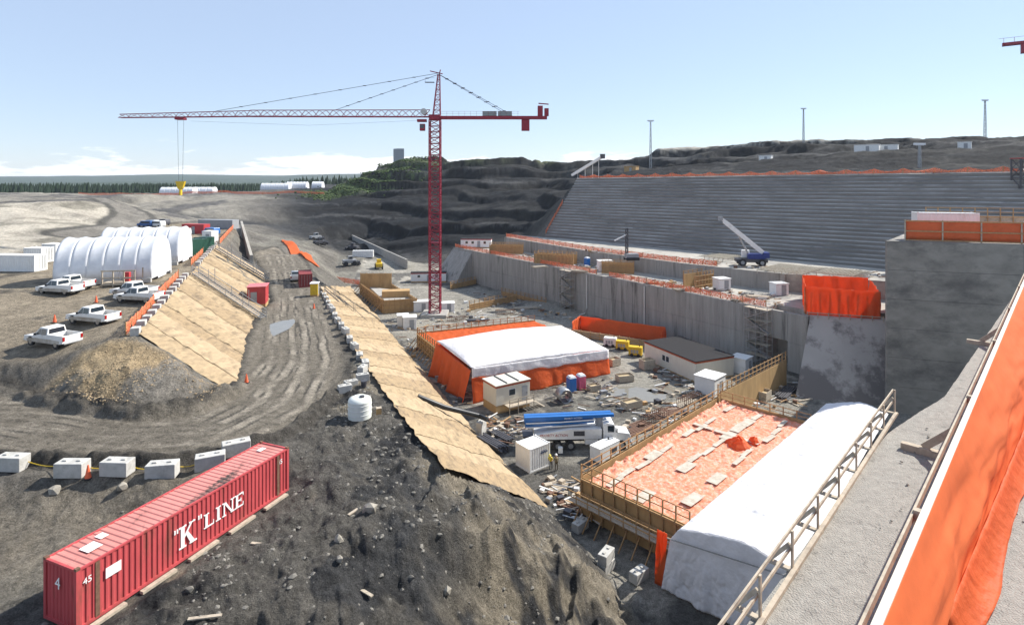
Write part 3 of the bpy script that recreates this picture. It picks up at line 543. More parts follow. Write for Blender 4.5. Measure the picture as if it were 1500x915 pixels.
for k in range(6):
    p = lerp(fa, fb, .12 + k * .15); f_ = Vector((p.x, p.y, 24)) 
    B().box((0, 0, 1.0), (.14, .14, 2.0)).build('post', GWOOD, t, loc=f_ - V * .12, rz=R(45))
    if k in (1, 3): B().beam(f_ - V * 1.75 + Vector((0, 0, .1)), f_ + V * .2 + Vector((0, 0, .1)), .22, .2).build('outrigger', GWOOD, t, bevel=.01); B().beam(f_ - V * 1.2 + Vector((0, 0, .2)), f_ - V * .1 + Vector((0, 0, 1.3)), .06, .2).build('diagonal_brace', GWOOD, t)
    if 0: B().beam(q + V * .25 + Vector((0, 0, .0)), lerp(fa, fb, .12 + k * .15) + Vector((0, 0, -.3)), .07, .09).build('back_brace', ORNET, t)
# --- formwork block with orange blankets, posts and planks
def uv(u, v, z=0): p = U * u + V * v; return Vector((p.x, p.y, z))
SHEETM = mat('greyed_plywood', (.42, .37, .30), .85, .2, 3, c2=(.52, .47, .40), thr=(.45, .6))
OMAT = tarp_mat('orange_insulation', (.84, .27, .15), .2)
n_ = OMAT.node_tree; b_ = n_.nodes['Principled BSDF']; src = b_.inputs['Base Color'].links[0].from_socket; nn_ = n_.nodes.new('ShaderNodeTexNoise'); nn_.inputs['Scale'].default_value = 3.2; nn_.inputs['Detail'].default_value = 8; nn_.inputs['Roughness'].default_value = .7
tc_ = n_.nodes.new('ShaderNodeTexCoord'); n_.links.new(tc_.outputs['Object'], nn_.inputs['Vector']); r_ = n_.nodes.new('ShaderNodeMapRange'); r_.inputs[1].default_value = .47; r_.inputs[2].default_value = .6; n_.links.new(nn_.outputs[0], r_.inputs[0]); m_ = n_.nodes.new('ShaderNodeMix'); m_.data_type = 'RGBA'; n_.links.new(r_.outputs[0], m_.inputs[0]); n_.links.new(src, m_.inputs[6]); m_.inputs[7].default_value = (.86, .50, .38, 1); n_.links.new(m_.outputs[2], b_.inputs['Base Color'])  # pale pinkish patches paint sun glare into the blanket colour
t = thing('formwork_block', 'timber formwork block with orange insulating blankets and plank walkways on top', 'formwork')
B().prism([uv(*p).to_2d() for p in ((44, -34.2), (73, -34.2), (73, -23.4), (44, -23.4))], -.2, 3.1).build('pour', CONC, t)
def fn(u, v):
    uu, vv = lerp(44.1, 72.9, u), lerp(-34.1, -23.2, v); return uv(uu, vv, 3.2 + .12 * abs(nz(uu, vv, 1, .8)) + .16 * max(0, nz(uu, vv * 2, 4, 2.0)) + .16 * abs(nz(uu * 2, vv * .6, 12, .7)) - .3 * max(0, .1 - abs(nz(uu * .8, vv * .8, 22, 1))) + (.5 if v < .1 else 0) * abs(nz(uu, vv, 9, .7)))
B().grid(fn, 150, 60).build('insulating_blanket', OMAT, t, smooth=4)
def plank(p, q, w, parent, m=GWOOD, th=.05, nm='plank'): return B().beam(p, q, w, th).build(nm, m, parent)
for k in range(44):                                     # plywood walkways on the blankets
    row, i = k % 4, k // 4
    if random.random() < .28: continue
    uu = 45.8 + i * 2.5 + random.uniform(-.15, .15)
    if row < 3: vv = (-32.2, -28.9, -25.6)[row] + random.uniform(-.2, .2); plank(uv(uu - 1.2, vv, 3.46), uv(uu + 1.2, vv + random.uniform(-.12, .12), 3.45), random.choice((.5, .6, 1.1)), t, SHEETM, .03)
    elif i % 3 == 1: [plank(uv(uu, v_ - 1.2, 3.49), uv(uu + random.uniform(-.1, .1), v_ + 1.2, 3.48), .6, t, SHEETM, .03) for v_ in (-32, -29.4, -26.8)]
def form_wall(parent, a, b, z0, z1, step, top=1.2, outward=None, sheath=PLY, lean=0):
    """plywood sheathing sheets, studs behind, posts standing above the rim, walers"""
    a, b = Vector((a.x, a.y, 0)), Vector((b.x, b.y, 0)); Ln = (b - a).length; n = max(2, round(Ln / step)); d = (b - a).normalized(); o = Vector((d.y, -d.x, 0)) if outward is None else outward.normalized(); ang_ = heading(a, b)
    for k in range(n):
        p, q = lerp(a, b, k / n), lerp(a, b, (k + 1) / n); B().box((0, 0, 0), ((q - p).length - .02, .06, z1 - z0)).build('sheathing', sheath, parent, loc=(p + q) / 2 + Vector((0, 0, (z0 + z1) / 2)), rz=ang_)
    for k in range(n + 1):
        p = lerp(a, b, k / n) + o * .13; B().box((0, 0, 0), (.10, .15, z1 + top - z0)).build('post', WOOD, parent, loc=p + Vector((0, 0, (z0 + z1 + top) / 2)), rz=ang_)
    for z in (lerp(z0, z1, .25), lerp(z0, z1, .62), z1 - .1): B().beam(a + o * .26 + Vector((0, 0, z)), b + o * .26 + Vector((0, 0, z)), .1, .16).build('waler', WOOD, parent)
    if top > .5:
        for z in (.45, .95): B().beam(a + o * .03 + Vector((0, 0, z1 + top * z)), b + o * .03 + Vector((0, 0, z1 + top * z)), .04, .09).build('guard_board', WOOD, parent)
form_wall(t, uv(44, -34.5), uv(44, -23.3), 0, 3.7, 1.25, 1.3, -U)
form_wall(t, uv(44.2, -34.6), uv(73, -34.6), 2.2, 3.7, 1.6, 1.1, -V); form_wall(t, uv(73, -34.4), uv(73, -23.4), 2.4, 3.6, 1.5, 1.0, U)
for k in range(9):                                      # outside walkway with raking braces
    p = uv(43.9, -34 + k * 1.3); B().beam(p - U * .3 + Vector((0, 0, 1.9)), p - U * 1.5 + Vector((0, 0, 1.9)), .08, .12).build('bracket', WOOD, t); B().beam(p - U * .3 + Vector((0, 0, 2.0)), p - U * 2.2, .08, .12).build('raking_brace', WOOD, t); B().box((0, 0, 2.45), (.08, .08, 1.1)).build('rail_post', WOOD, t, loc=p - U * 1.45)
for dz, du in ((1.98, .6), (1.98, .95), (1.98, 1.3)): plank(uv(43.9 - du, -34.9, dz), uv(43.9 - du, -23.5, dz), .3, t)
for dz in (2.45, 2.95): plank(uv(42.42, -34.9, dz), uv(42.42, -23.5, dz), .05, t, WOOD, .1, 'guard_board')
t = thing('plywood_wall', 'long tan plywood formwork wall running from the orange block to the ramp', 'formwork')
form_wall(t, uv(73.4, -34.8), uv(95, -34.0), 0, 3.9, 1.3, 1.3, -V)
t = thing('orange_bundle', 'crumpled orange blanket heap in the middle of the formwork block', 'tarp heap', uv(62, -27.2, 3.3))
def blob(r, h, s, n=18):
    b_ = B(); b_.grid(lambda u, v: Vector((math.cos(u * 6.2832) * r * (1 - v) * (1 + .35 * nz(math.cos(u * 6.28), math.sin(u * 6.28), s + v, .6)), math.sin(u * 6.2832) * r * (1 - v) * (1 + .35 * nz(math.cos(u * 6.28), math.sin(u * 6.28), s + v, .6)), h * (1 - (1 - v) ** 2) * (1 + .3 * nz(u * 6, v * 3, s)))), n, 7); return b_
blob(1.3, .9, 3).build('heap', ORANGE, t); blob(.6, .7, 8).build('roll', ORANGE, t, loc=(1.9, .5, 0))
# --- white tarp shelter over the near half
t = thing('white_tarp_shelter', 'long white tarpaulin shelter draped beside the orange formwork block', 'tarp shelter')
def roof(u, v):
    uu, vv = lerp(41.2, 77, u), lerp(-23.5, -14.2, v); pr_ = [(0, 3.8), (.08, 4.9), (.3, 5.5), (.6, 6.1), (.7, 6.1), (1, 5.5)]
    for (a, za), (b, zb) in zip(pr_[:-1], pr_[1:]):
        if v <= b + 1e-6: z = lerp(za, zb, (v - a) / (b - a)); break
    sag = (.10 * nz(uu * .35, 0, 3, 1) - .28 * max(0, .16 - abs(nz(uu * .55 + vv * .12, vv * .12, 5, 1))) - .16 * max(0, .12 - abs(nz(uu * 1.5, vv * .3 + uu * .2, 15, 1)))) * math.sin(math.pi * min(1, v * 1.1 + .05)); vv += -.5 * u * 5 * (v > .9) * 0
    return uv(uu, vv - 2.2 * u * v, z + sag + .05 * nz(uu, vv * .5, 2, 1.0) + .04 * nz(uu * 2.5, vv, 6, .5))
B().grid(roof, 240, 60).build('roof_sheet', WTARP, t, smooth=4, solid=.03)
def endw(u, v):
    p = roof(0, u); fold = .3 * nz(u * 6, 0, v * .8, 1) - .5 * max(0, .2 - abs(nz(u * 5 + v, v * 1.6, 4, 1))) - .3 * max(0, .15 - abs(nz(u * 11 - v * 2, v * 2.5, 9, 1))); z = lerp(p.z, .15, v)
    q = p - U * (fold * v + .05 + .5 * v); return Vector((q.x - (1 - u) * .5 * v, q.y, z + .12 * nz(u * 9, v, 4) * v))
B().grid(endw, 110, 50).build('end_sheet', WTARP, t, smooth=4, solid=.03)
def endo(u, v): p = uv(41.0 - .35 * v - .25 * nz(u * 4, v * 2, 1), -23.7 - u * .9, lerp(4.2, .1, v)); return p
B().grid(endo, 12, 16).build('orange_flap', ORANGE, t, smooth=4, solid=.03)
for v_ in (-23, -20.5, -17.5, -14.6):
    B().box((0, 0, 2.2), (.12, .12, 4.4)).build('frame_post', WOOD, t, loc=uv(41.9, v_))
plank(uv(40.8, -23.6, 4.0), uv(40.8, -14.3, 5.4), .06, t, STEEL, .06, 'edge_pipe')
# --- big orange and white tent and the formwork beside it
Nn, Ll, Rr_ = Vector((-5.9, 84, 0)), Vector((-12.6, 97, 0)), Vector((16, 97, 0)); Fr = Rr_ + (Ll - Nn)
t = thing('tarped_enclosure', 'large orange walled enclosure under a billowing white tarpaulin roof', 'tarp enclosure', (0, 0, 0))
def rz_(u, v): return lerp(lerp(5.0, 3.9, u), lerp(5.3, 4.6, u), v)
def roofp(u, v, drop=0):
    p = lerp(lerp(Nn, Rr_, u), lerp(Ll, Fr, u), v); bx = max(0, math.sin(math.pi * u)) ** .6 * max(0, math.sin(math.pi * v)) ** .6
    rad = math.atan2(v - .35, u - .62); rr = math.hypot(v - .35, u - .62)
    p.z = rz_(u, v) + 1.9 * bx - .55 * math.exp(-(rr / .16) ** 2) + .07 * math.sin(rad * 16) * math.exp(-(rr / .35) ** 2) + .12 * nz(p.x, p.y, 3, 2.0) * bx; return p
B().grid(lambda u, v: roofp(u, v), 90, 50).build('roof_sheet', WTARP, t, smooth=4, solid=.03)
def wall(a, b, ua, va, ub, vb, m, z1, nm, lo=0.0, k=0, flare=.5):
    n_ = Vector(((b - a).y, -(b - a).x, 0)).normalized()
    def fn(u, v):
        p = lerp(a, b, u); h = roofp(lerp(ua, ub, u), lerp(va, vb, u)).z; zt = h - .02 if z1 is None else h * z1; zz = lerp(lo if lo is not None else 0, zt, 1 - v)
        f_ = v * flare * (1 + .8 * nz(u * 7, 1, k)) + .14 * math.sin(u * 46 + 3 * nz(u * 5, v, k)) * (.3 + v) * .6; return Vector((p.x, p.y, zz)) + n_ * (.06 + f_)
    B().grid(fn, 70, 14).build(nm, m, t, smooth=4, solid=.03)
wall(Nn, Rr_, 0, 0, 1, 0, ORANGE, .72, 'side_sheet', k=1); wall(Ll, Nn, 0, 1, 0, 0, ORANGE, .92, 'side_sheet', k=4, flare=1.2); wall(Rr_, Fr, 1, 0, 1, 1, ORANGE, .8, 'side_sheet', k=6); wall(Fr, Ll, 1, 1, 0, 1, ORANGE, .9, 'side_sheet', k=8)
def skirt(u, v): p = roofp(u, 0); n_ = Vector((.51, -.86, 0)); return Vector((p.x, p.y, p.z - v * (1.5 + .3 * nz(u * 6, 0, 2)))) + n_ * (.22 + .08 * nz(u * 14, v, 1))
B().grid(skirt, 70, 6).build('roof_skirt', WTARP, t, smooth=4, solid=.03)
t = thing('side_formwork', 'timber formwork with orange blankets standing left behind the white roofed enclosure', 'formwork')
fl, fn_, fr = Vector((-18, 111, 0)), Vector((-11.8, 98.8, 0)), Vector((4.8, 121, 0)); fb_ = fr + (fn_ - fl)
B().prism([p.to_2d() for p in (fl, fn_, fb_, fr)], -.2, 2.6).build('pour', CONC, t)
def fn(u, v): p = lerp(lerp(fl, fr, u), lerp(fn_, fb_, u), v); p.z = 2.72 + .35 * abs(nz(p.x, p.y, 2, 1.2)); return p
B().grid(fn, 70, 40).build('insulating_blanket', ORANGE, t, smooth=4)
form_wall(t, fl, fn_, 0, 2.9, 1.3, 1.1, Vector((-.9, -.44, 0))); form_wall(t, fl, fr, 1.5, 3.0, 1.6, 1.0, Vector((-.4, .9, 0)))
for k in range(10): p = lerp(fl, fn_, k / 9); B().beam(p + Vector((-.3, -.1, 2.2)), p + Vector((-2, -1, 0)), .1, .12).build('raking_brace', WOOD, t)
# far timber box
t = thing('timber_form_box', 'open topped tan plywood form box near the crane mast', 'formwork')
q0, q1, q2 = Vector((-31, 140, 0)), Vector((-23.5, 142.5, 0)), Vector((-42.6, 163, 0)); q3 = q1 + (q2 - q0) * .9
form_wall(t, q0, q1, 0, 3.2, 1.3, .3, Vector((.3, -1, 0))); form_wall(t, q0, q2, 0, 3.4, 1.6, .3, Vector((-1, -.5, 0))); form_wall(t, q2, q3, 0, 6.0, 1.8, .2, Vector((0, 1, 0))); form_wall(t, q1, q3, 0, 3.0, 2, .2, Vector((1, .4, 0)))
for k in range(11): p = lerp(q0, q2, k / 10); B().beam(p + Vector((-.3, -.1, 2.8)), p + Vector((-2.6, -1.2, 0)), .12, .14).build('raking_brace', WOOD, t)
B().prism([lerp(q0, q3, .15).to_2d(), lerp(q1, q3, .1).to_2d(), lerp(q1, q3, .8).to_2d(), lerp(q2, q3, .3).to_2d()], 0, 2.2).build('pour', CONC, t)
B().box((-30, 150, 3.0), (7, 3.2, 1.6), R(10)).build('inner_form', PLY, t)
# orange lined pit against the wall
t = thing('lined_pit', 'orange lined formwork pit at the foot of the long grey wall', 'formwork')
o0, o1 = P(838, 492), P(968, 512); ob = Vector((2.2, 5.0, 0)) 
for a, b in ((o0 + ob, o1 + ob), (o1 + ob, o1), (o0, o0 + ob)):
    def fn(u, v, a=a, b=b): p = lerp(a, b, u); return p + Vector((.2 * nz(u * 12, v, 3), .2 * nz(u * 12, v, 6) - .5 * (1 - v), 3.0 * v + .15 * nz(u * 9, v, 1) * (v == 1)))
    B().grid(fn, 50, 8).build('orange_lining', ORANGE, t, smooth=4, solid=.03)
form_wall(t, o0, o1, 0, 1.4, 2.0, .2, Vector((-.5, -1, 0)), GWOOD)
# ------------------------------------------------------------------ things
def PG(px, py):
    ds = np.geomspace(16, 620, 260); Xr = ((px - CX) / F * ds)[None]; zr = CAMZ - (py - CY) * ds / F; g_ = ground_z(Xr, ds[None])[0]; i = int(np.argmax(zr <= g_))
    if i == 0: return P(px, py, 0)
    a = (zr[i - 1] - g_[i - 1]); b_ = (g_[i] - zr[i]); d = lerp(ds[i - 1], ds[i], a / (a + b_ + 1e-9)); return Vector(((px - CX) / F * d, d, CAMZ - (py - CY) * d / F))
def on(p, dz=0): return Vector((p[0], p[1], gz(p[0], p[1]) + dz))
# --- tower crane
def lattice(b, a, c, w0, w1, n, r, tri=False, up=Vector((0, 0, 1))):
    a, c = Vector(a), Vector(c); d = (c - a).normalized(); u = up if abs(d.dot(up)) < .9 else Vector((0, 1, 0)); x = d.cross(u).normalized(); y = x.cross(d)
    cs = [(-.5, 0), (.5, 0), (0, .87)] if tri else [(-.5, -.5), (.5, -.5), (.5, .5), (-.5, .5)]
    def pt(k, i): w = lerp(w0, w1, k / n); return lerp(a, c, k / n) + x * cs[i][0] * w + y * cs[i][1] * w
    m = len(cs)
    for i in range(m): b.beam(pt(0, i), pt(n, i), r * 1.7)
    for k in range(n):
        for i in range(m):
            j = (i + 1) % m; b.beam(pt(k, i), pt(k + 1, j), r) if k % 2 else b.beam(pt(k, j), pt(k + 1, i), r)
            if not tri: b.beam(pt(k, i), pt(k, j), r)
    return b
CB = Vector((-18.3, 138, 0))
t = thing('tower_crane', 'red tower crane with a long jib reaching left over the pit', 'crane', CB)
for k in range(11):
    z0 = .8 + k * 4.15; lattice(B(), (0, 0, z0), (0, 0, z0 + 4.1), 2.5, 2.5, 3, .15).box((0, 0, z0 + 4.08), (2.6, 2.6, .1) if k % 4 == 3 else (.2, .2, .1)).build('mast_section', CRANE_RED, t)
B().box((0, 0, .4), (6, 6, .8)).build('foundation', CONC, t, bevel=.05); B().cyl((0, 0, 46.4), 1.5, .9, 20).box((0, 0, 47.4), (2.6, 2.4, .5)).build('slewing_ring', CRANE_RED, t)
jib = B(); lattice(jib, (-1.2, 0, 47.2), (-44, 0, 47.3), 1.9, 1.7, 26, .10, True); lattice(jib, (-44, 0, 47.3), (-75, 0, 47.0), 1.6, .95, 22, .09, True); jib.build('jib', CRANE_RED, t)
cj = B(); cj.box((13.3, 0, 47.0), (26.6, 1.6, .7)); 
for k in range(14): cj.beam((1.5 + 1.4 * k, -.9, 47.3), (1.5 + 1.4 * k, -.9, 48.4), .04)
cj.beam((1, -.9, 48.4), (20, -.9, 48.4), .04).beam((1, -.9, 47.9), (20, -.9, 47.9), .03); cj.build('counter_jib', CRANE_RED, t)
lattice(B(), (.4, 0, 47.6), (.9, 0, 57.3), 1.7, .5, 8, .09).beam((-1.2, 0, 58.1), (1.8, 0, 57.4), .2).beam((.9, 0, 57), (1.3, 0, 58.4), .2).build('apex_tower', CRANE_RED, t)
B().box((-1.2, -.6, 55.3), (2.2, 1, .08)).beam((-2.2, -1, 56.3), (0, -1, 56.3), .04).beam((-2.2, -1, 55.3), (-2.2, -1, 56.3), .04).build('service_platform', DSTEEL, t)
for a, b_ in (((.9, 0, 57.3), (-23.5, 0, 48.9)), ((.9, 0, 57.6), (-52, 0, 48.6)), ((.9, .3, 57.3), (17.6, .4, 47.5)), ((.9, -.3, 57.3), (18.4, -.4, 47.5))):
    tb = B().beam(a, b_, .09); 
    for k in range(1, 9): q = lerp(Vector(a), Vector(b_), k / 9); tb.box(q, (.7, .16, .18))
    tb.build('tie_bar', DSTEEL, t)
B().box((21.5, 0, 45.2), (1.9, 1.4, 2.6)).build('counterweight', CRANE_RED, t, bevel=.05); B().box((25, 0, 48.6), (1.2, 1.3, 2.4)).build('counterweight', CRANE_RED, t, bevel=.05); B().box((26.5, 0, 48.3), (1, 1.2, 1.8)).beam((24.6, 0, 50.4), (27, 0, 50.2), .25).build('hoist_winch', CRANE_RED, t)
for x in (13, 16.6): B().box((x, 0, 47.95), (3.3, 1.3, 1.1)).build('ballast_box', mat('crane_grey', (.22, .27, .28), .6), t, bevel=.03)
cb = B().box((-2.8, -1.2, 44.6), (1.2, 1.1, 1.6)).build('operator_cab', CRANE_RED, t, bevel=.06); B().box((-2.85, -1.77, 44.8), (.9, .03, .8)).build('window', GLASS, cb)
B().tube([(-2.6, -.9, 48.4), (-2.6, .9, 48.4)], .75, 14).build('hoist_drum', mat('drum_grey', (.4, .42, .42), .5), t, smooth=1); B().box((-3.1, 0, 46.3), (2.2, 1.4, .6)).build('machinery_bracket', CRANE_RED, t)
tr_ = B().box((-60.5, 0, 46.75), (2, 1.6, .5)); [tr_.cyl((-60.5 + sx, sy, 46.5), .25, .5, 8) for sx in (-.8, .8) for sy in (-.7, .7)]; tr_.build('trolley', CRANE_RED, t)
rp = B(); [rp.beam((-60.5 + dx, 0, 46.5), (-60.5 + dx * .6, 0, 31.8), .045) for dx in (-.75, .75)]; rp.beam((-58, 0, 46.2), (-30, 0, 45.2), .035).beam((-30, 0, 45.2), (-3, 0, 46.4), .035); rp.build('hoist_rope', DSTEEL, t)
B().side([(-61.6, 31.9), (-59.4, 31.9), (-59.9, 30.3), (-60.3, 29.9), (-60.3, 28.6), (-60.7, 28.6), (-60.7, 29.9), (-61.1, 30.3)], -.35, .35).build('hook_block', YELLOW, t)
t = thing('second_tower_crane', 'counter jib end of a second red crane at the upper right corner', 'crane', (146, 128, 0)); dv = Vector((-23, 17, 0)).normalized()
lattice(B(), (0, 0, 0), (0, 0, 65), 2.4, 2.4, 28, .14).build('mast', DSTEEL, t)
e1 = dv * 29; cj = B().beam((0, 0, 66), e1 + Vector((0, 0, 66)), 1.6, .7); [cj.beam(dv * k * 2 + Vector((-.9, 0, 66.3)), dv * k * 2 + Vector((-.9, 0, 67.5)), .06) for k in range(1, 15)]; cj.beam(dv * 2 + Vector((-.9, 0, 67.5)), e1 + Vector((-.9, 0, 67.5)), .06); cj.build('counter_jib', CRANE_RED, t)
B().beam(dv * 22 + Vector((0, 0, 64.6)), dv * 25.5 + Vector((0, 0, 64.6)), 1.6, 2.4).build('counterweight', CRANE_RED, t); B().beam(dv * 19 + Vector((0, 0, 67.4)), dv * 23 + Vector((0, 0, 67.4)), 1.2, 1.6).build('hoist_winch', CRANE_RED, t)
t = thing('lattice_tower', 'dark lattice tower at the right edge behind the pier parapet', 'tower', Pd(1496, 300, 120) - Vector((0, 0, 6))); lattice(B(), (0, 0, 0), (0, 0, 15.5), 2.2, 2.2, 8, .14).build('frame', DSTEEL, t); B().box((0, 0, 15.6), (2.6, 2.6, .15)).build('platform', RED, t)
# --- containers
def corr(n, L_, depth, duty=.3):
    pts_ = []
    for k in range(n):
        x = -L_ / 2 + L_ * k / n; w = L_ / n; pts_ += [(x + w * .05, 0), (x + w * .4, 0), (x + w * .55, -depth), (x + w * .9, -depth)]
    return [(-L_ / 2, 0)] + pts_ + [(L_ / 2, 0)]
def container(name, label, p, rz, L_, H, m, W=2.44, per=.3, roofm=None, cat='container', doors=True, group=None, scale=1):
    t = thing(name, label, cat, p, rz, group); n = max(4, int(L_ / per))
    for s in (-1, 1):
        pr_ = corr(n, L_ - .3, .05); b_ = B(); vs = [(x, s * (W / 2 - .02) + s * y, z) for z in (.16, H - .12) for x, y in pr_]; k = len(pr_)
        b_.raw(vs, [(i, i + 1, i + 1 + k, i + k) for i in range(k - 1)]).build('side_wall', m, t)
    for s in (-1, 1):
        pr_ = corr(8, W - .25, .04); b_ = B(); vs = [(s * (L_ / 2 - .03) + s * y, x, z) for z in (.16, H - .12) for x, y in pr_]; k = len(pr_)
        o = b_.raw(vs, [(i, i + 1, i + 1 + k, i + k) for i in range(k - 1)]).build('end_wall', m, t)
    pr_ = corr(max(5, int(L_ / (per * 1.15))), L_ - .3, .04); k = len(pr_); B().raw([(x, y, H - .03 + z) for y in (-W / 2 + .08, W / 2 - .08) for x, z in pr_], [(i, i + 1, i + 1 + k, i + k) for i in range(k - 1)]).build('roof', roofm or m, t)
    fr = B()
    for sx in (-1, 1):
        for sy in (-1, 1): fr.box((sx * (L_ / 2 - .08), sy * (W / 2 - .08), H / 2), (.17, .17, H))
        for z in (.08, H - .06): fr.box((sx * (L_ / 2 - .06), 0, z), (.12, W - .3, .16 if z < 1 else .12))
    for sy in (-1, 1):
        for z in (.08, H - .05): fr.box((0, sy * (W / 2 - .05), z), (L_ - .3, .1, .16 if z < 1 else .1))
    fr.build('frame', m, t); B().box((0, 0, .12), (L_ - .2, W - .2, .1)).build('floor', DSTEEL, t)
    for sx in (-1, 1):
        for sy in (-1, 1): B().box((sx * (L_ / 2 - .08), sy * (W / 2 - .08), H + .01), (.19, .18, .12)).build('corner_casting', RUST if m is REDC else m, t)
    if doors:
        for y in (-.75, -.25, .25, .75): B().tube([(-L_ / 2 - .03, y * W / 2.4, .3), (-L_ / 2 - .03, y * W / 2.4, H - .2)], .025, 6).build('lock_rod', STEEL, t)
    return t
REDC = mat('faded_container_red', (.47, .075, .08), .6, .2, .8, c2=(.20, .07, .05), thr=(.54, .70), streak=(2.2, 2.2, .5), bump=.1, bscale=2)
REDROOF = mat('rusty_container_roof', (.56, .22, .19), .7, .22, 1.1, c2=(.09, .065, .055), thr=(.54, .62), streak=(.6, .22, 1))
LC = 13.4
t = container('shipping_container', 'long red corrugated shipping container with white lettering in the foreground', (CONT_C.x, CONT_C.y, 11.12), CONT_AX, LC, 2.85, REDC, per=.3, roofm=REDROOF, doors=False)
PW = mat('white_lettering', (.82, .82, .8), .6, .08, 4); WL = LC / 2
y_ = -1.222
def box2(x0, x1, z0, z1): return [(x0, z0), (x1, z0), (x1, z1), (x0, z1)]
def stem(x, w=.16, e=.1, h=1): return [box2(x, x + w, 0, h), box2(x - e, x + w + e, 0, .07 * h), box2(x - e, x + w + e, .93 * h, h)]
GLY = {'L': stem(.12) + [box2(.28, .72, 0, .08), [(.64, .08), (.72, .08), (.72, .3), (.69, .3)]], 'I': stem(.12), 'N': stem(.1, .08) + stem(.72, .08) + [[(.1, 1), (.26, 1), (.8, 0), (.68, 0)]],
 'E': stem(.12) + [box2(.28, .7, 0, .08), box2(.28, .7, .92, 1), box2(.28, .5, .47, .54), [(.63, .08), (.7, .08), (.7, .28), (.67, .28)], [(.67, .74), (.7, .74), (.7, .92), (.63, .92)], box2(.48, .53, .38, .63)],
 'K': stem(.1, .2, .1) + [[(.3, .42), (.3, .55), (.66, 1), (.78, 1)], [(.36, .58), (.46, .7), (.92, 0), (.66, 0)], box2(.56, .9, .94, 1), box2(.58, 1.0, 0, .06)], '"': [box2(.05, .13, .8, 1), box2(.2, .28, .8, 1)]}
def glyph(ch, x, z, h, w):
    g_ = B()
    for i, q_ in enumerate(GLY[ch]): g_.side([(x + a * w, z + c * h) for a, c in q_], y_ - .012 - .0012 * i, y_ + .02)
    g_.build('lettering', PW, t)
glyph('"', -WL * .27, .82, 1.1, 1.0); glyph('K', -WL * .22, .72, 1.2, 1.1); glyph('"', -WL * .05, .86, 1.1, 1.0)
for i, (ch, xx) in enumerate(zip('LINE', (.01, .13, .20, .33))): glyph(ch, WL * xx, 1.0, .8, .95)
text('45', .42, PW, t, (-WL + .28, y_, 2.0), (R(90), 0, 0), 'size_mark'); text('45', .42, PW, t, (WL - 1.0, y_, 2.1), (R(90), 0, 0), 'size_mark'); text('4', .8, PW, t, (-WL - .035, .3, 1.7), (R(90), 0, R(-90)), 'size_mark')
B().box((-WL + 1.7, y_ - .004, 1.9), (.75, .01, .5)).build('placard', PW, t); B().box((-WL + 1.4, 0, 2.862), (.7, .7, .012)).build('roof_patch', PW, t); B().box((-WL + 2.2, .45, 2.862), (.4, .5, .012)).build('roof_patch', PW, t); B().box((WL - .9, .3, 2.862), (.5, .35, .012)).build('roof_patch', PW, t)
for x in (-WL + .95, WL - .95): B().box((x, -1.2, 1.42), (.2, .07, 2.6)).build('rusty_post', RUST, t)
for k in range(5): B().box((-WL + 1.2 + k * 2.7, -1.45, -.03), (1.9, .26, .14), R(random.uniform(-4, 4))).build('timber_skid', GWOOD, t)
# --- concrete blocks
def block(label, p, rz, d=(1.6, .8, .8), group=None, lug=True):
    p = Vector(p); t = thing('concrete_block', label, 'concrete block', p, rz, group); B().box((0, 0, d[2] / 2 - .03), d).build('body', BLOCK, t, bevel=.04)
    if lug:
        for s in (-1, 1): B().box((s * d[0] * .25, 0, d[2] + .0), (.28, .22, .12)).build('stud', BLOCK, t, bevel=.03)
    return t
row = [(18, 686), (106, 695), (172, 693), (238, 697), (308, 684), (346, 664)]; rp_ = [PG(*p) for p in row]
for k, p in enumerate(rp_): block(f'concrete block {ORD[k]} from the left in the row below the muddy road', p, (R(-4), R(0), R(-3), R(9), R(25), R(30))[k], (1.85, .9, .95), 'blocks below the road')
t = thing('yellow_rope', 'yellow rope strung between the blocks below the muddy road', 'rope', rp_[0])
for a, b_ in zip(rp_[:-1], rp_[1:]):
    ps = [lerp(a, b_, k / 8) + Vector((0, .35, .62 - .42 * math.sin(math.pi * k / 8))) - rp_[0] for k in range(9)]; B().tube(ps, .03, 5).build('strand', YELLOW, t)
edge = [p - (PB[i] - p).normalized() * .7 for i, p in enumerate(PE)]
for k in range(13):
    q = along(edge, .005 + k * .034); block(f'grey cube block {ORD[k]} from the gravel pile along the parking edge', on(q, .0), heading(PE[0], PE[1]), (.95, .8, .8), 'cube blocks along the parking edge', False)
for k in range(12):
    q = along(edge, .60 + k * .034); block(f'grey cube block {ORD[k]} along the far parking edge past the stairs', on(q, .0), heading(PE[1], PE[2]), (1.0, .8, .8), 'cube blocks along the parking edge', False)
edge2 = [on(p - (PB[i] - p).normalized() * 1.9) for i, p in enumerate(PE)]
fence('parking_fence', 'orange fence behind the cube blocks, stretch nearest the pickups', [on(along(edge2, k / 12)) for k in range(6)], 1.3, 2.5, wav=.12, sag=.15)
fence('parking_fence', 'orange fence on the far parking edge beside the green tanks', [on(along(edge2, k / 12)) for k in range(7, 13)], 1.3, 2.5, wav=.12, sag=.15)
fence('parking_fence', 'orange fence on the parking edge by the concrete wing wall', [P(322, 358, 17.4), P(333, 345, 17.5), P(345, 332, 17.5)], 1.4, 5, wav=.1)
sh = [p + (p - QB[min(i, 5)]).normalized() * .9 for i, p in enumerate(QE)]
for k in range(15):
    q = along(sh, .02 + k * .046); block(f'concrete block {ORD[k]} from the far end along the pit side of the road', on(q, 0), R(115 + random.uniform(-9, 9)), (1.5, .75, .75), 'blocks along the pit side of the road')
for k, (px, py, r) in enumerate(((505, 574, 30), (514, 567, 35), (531, 557, 25), (531, 545, 80))): block(f'pale concrete block, {ORD[k]} of the cluster above the white water tank', PG(px, py), R(r), (1.3, .7, .75), 'blocks above the water tank')
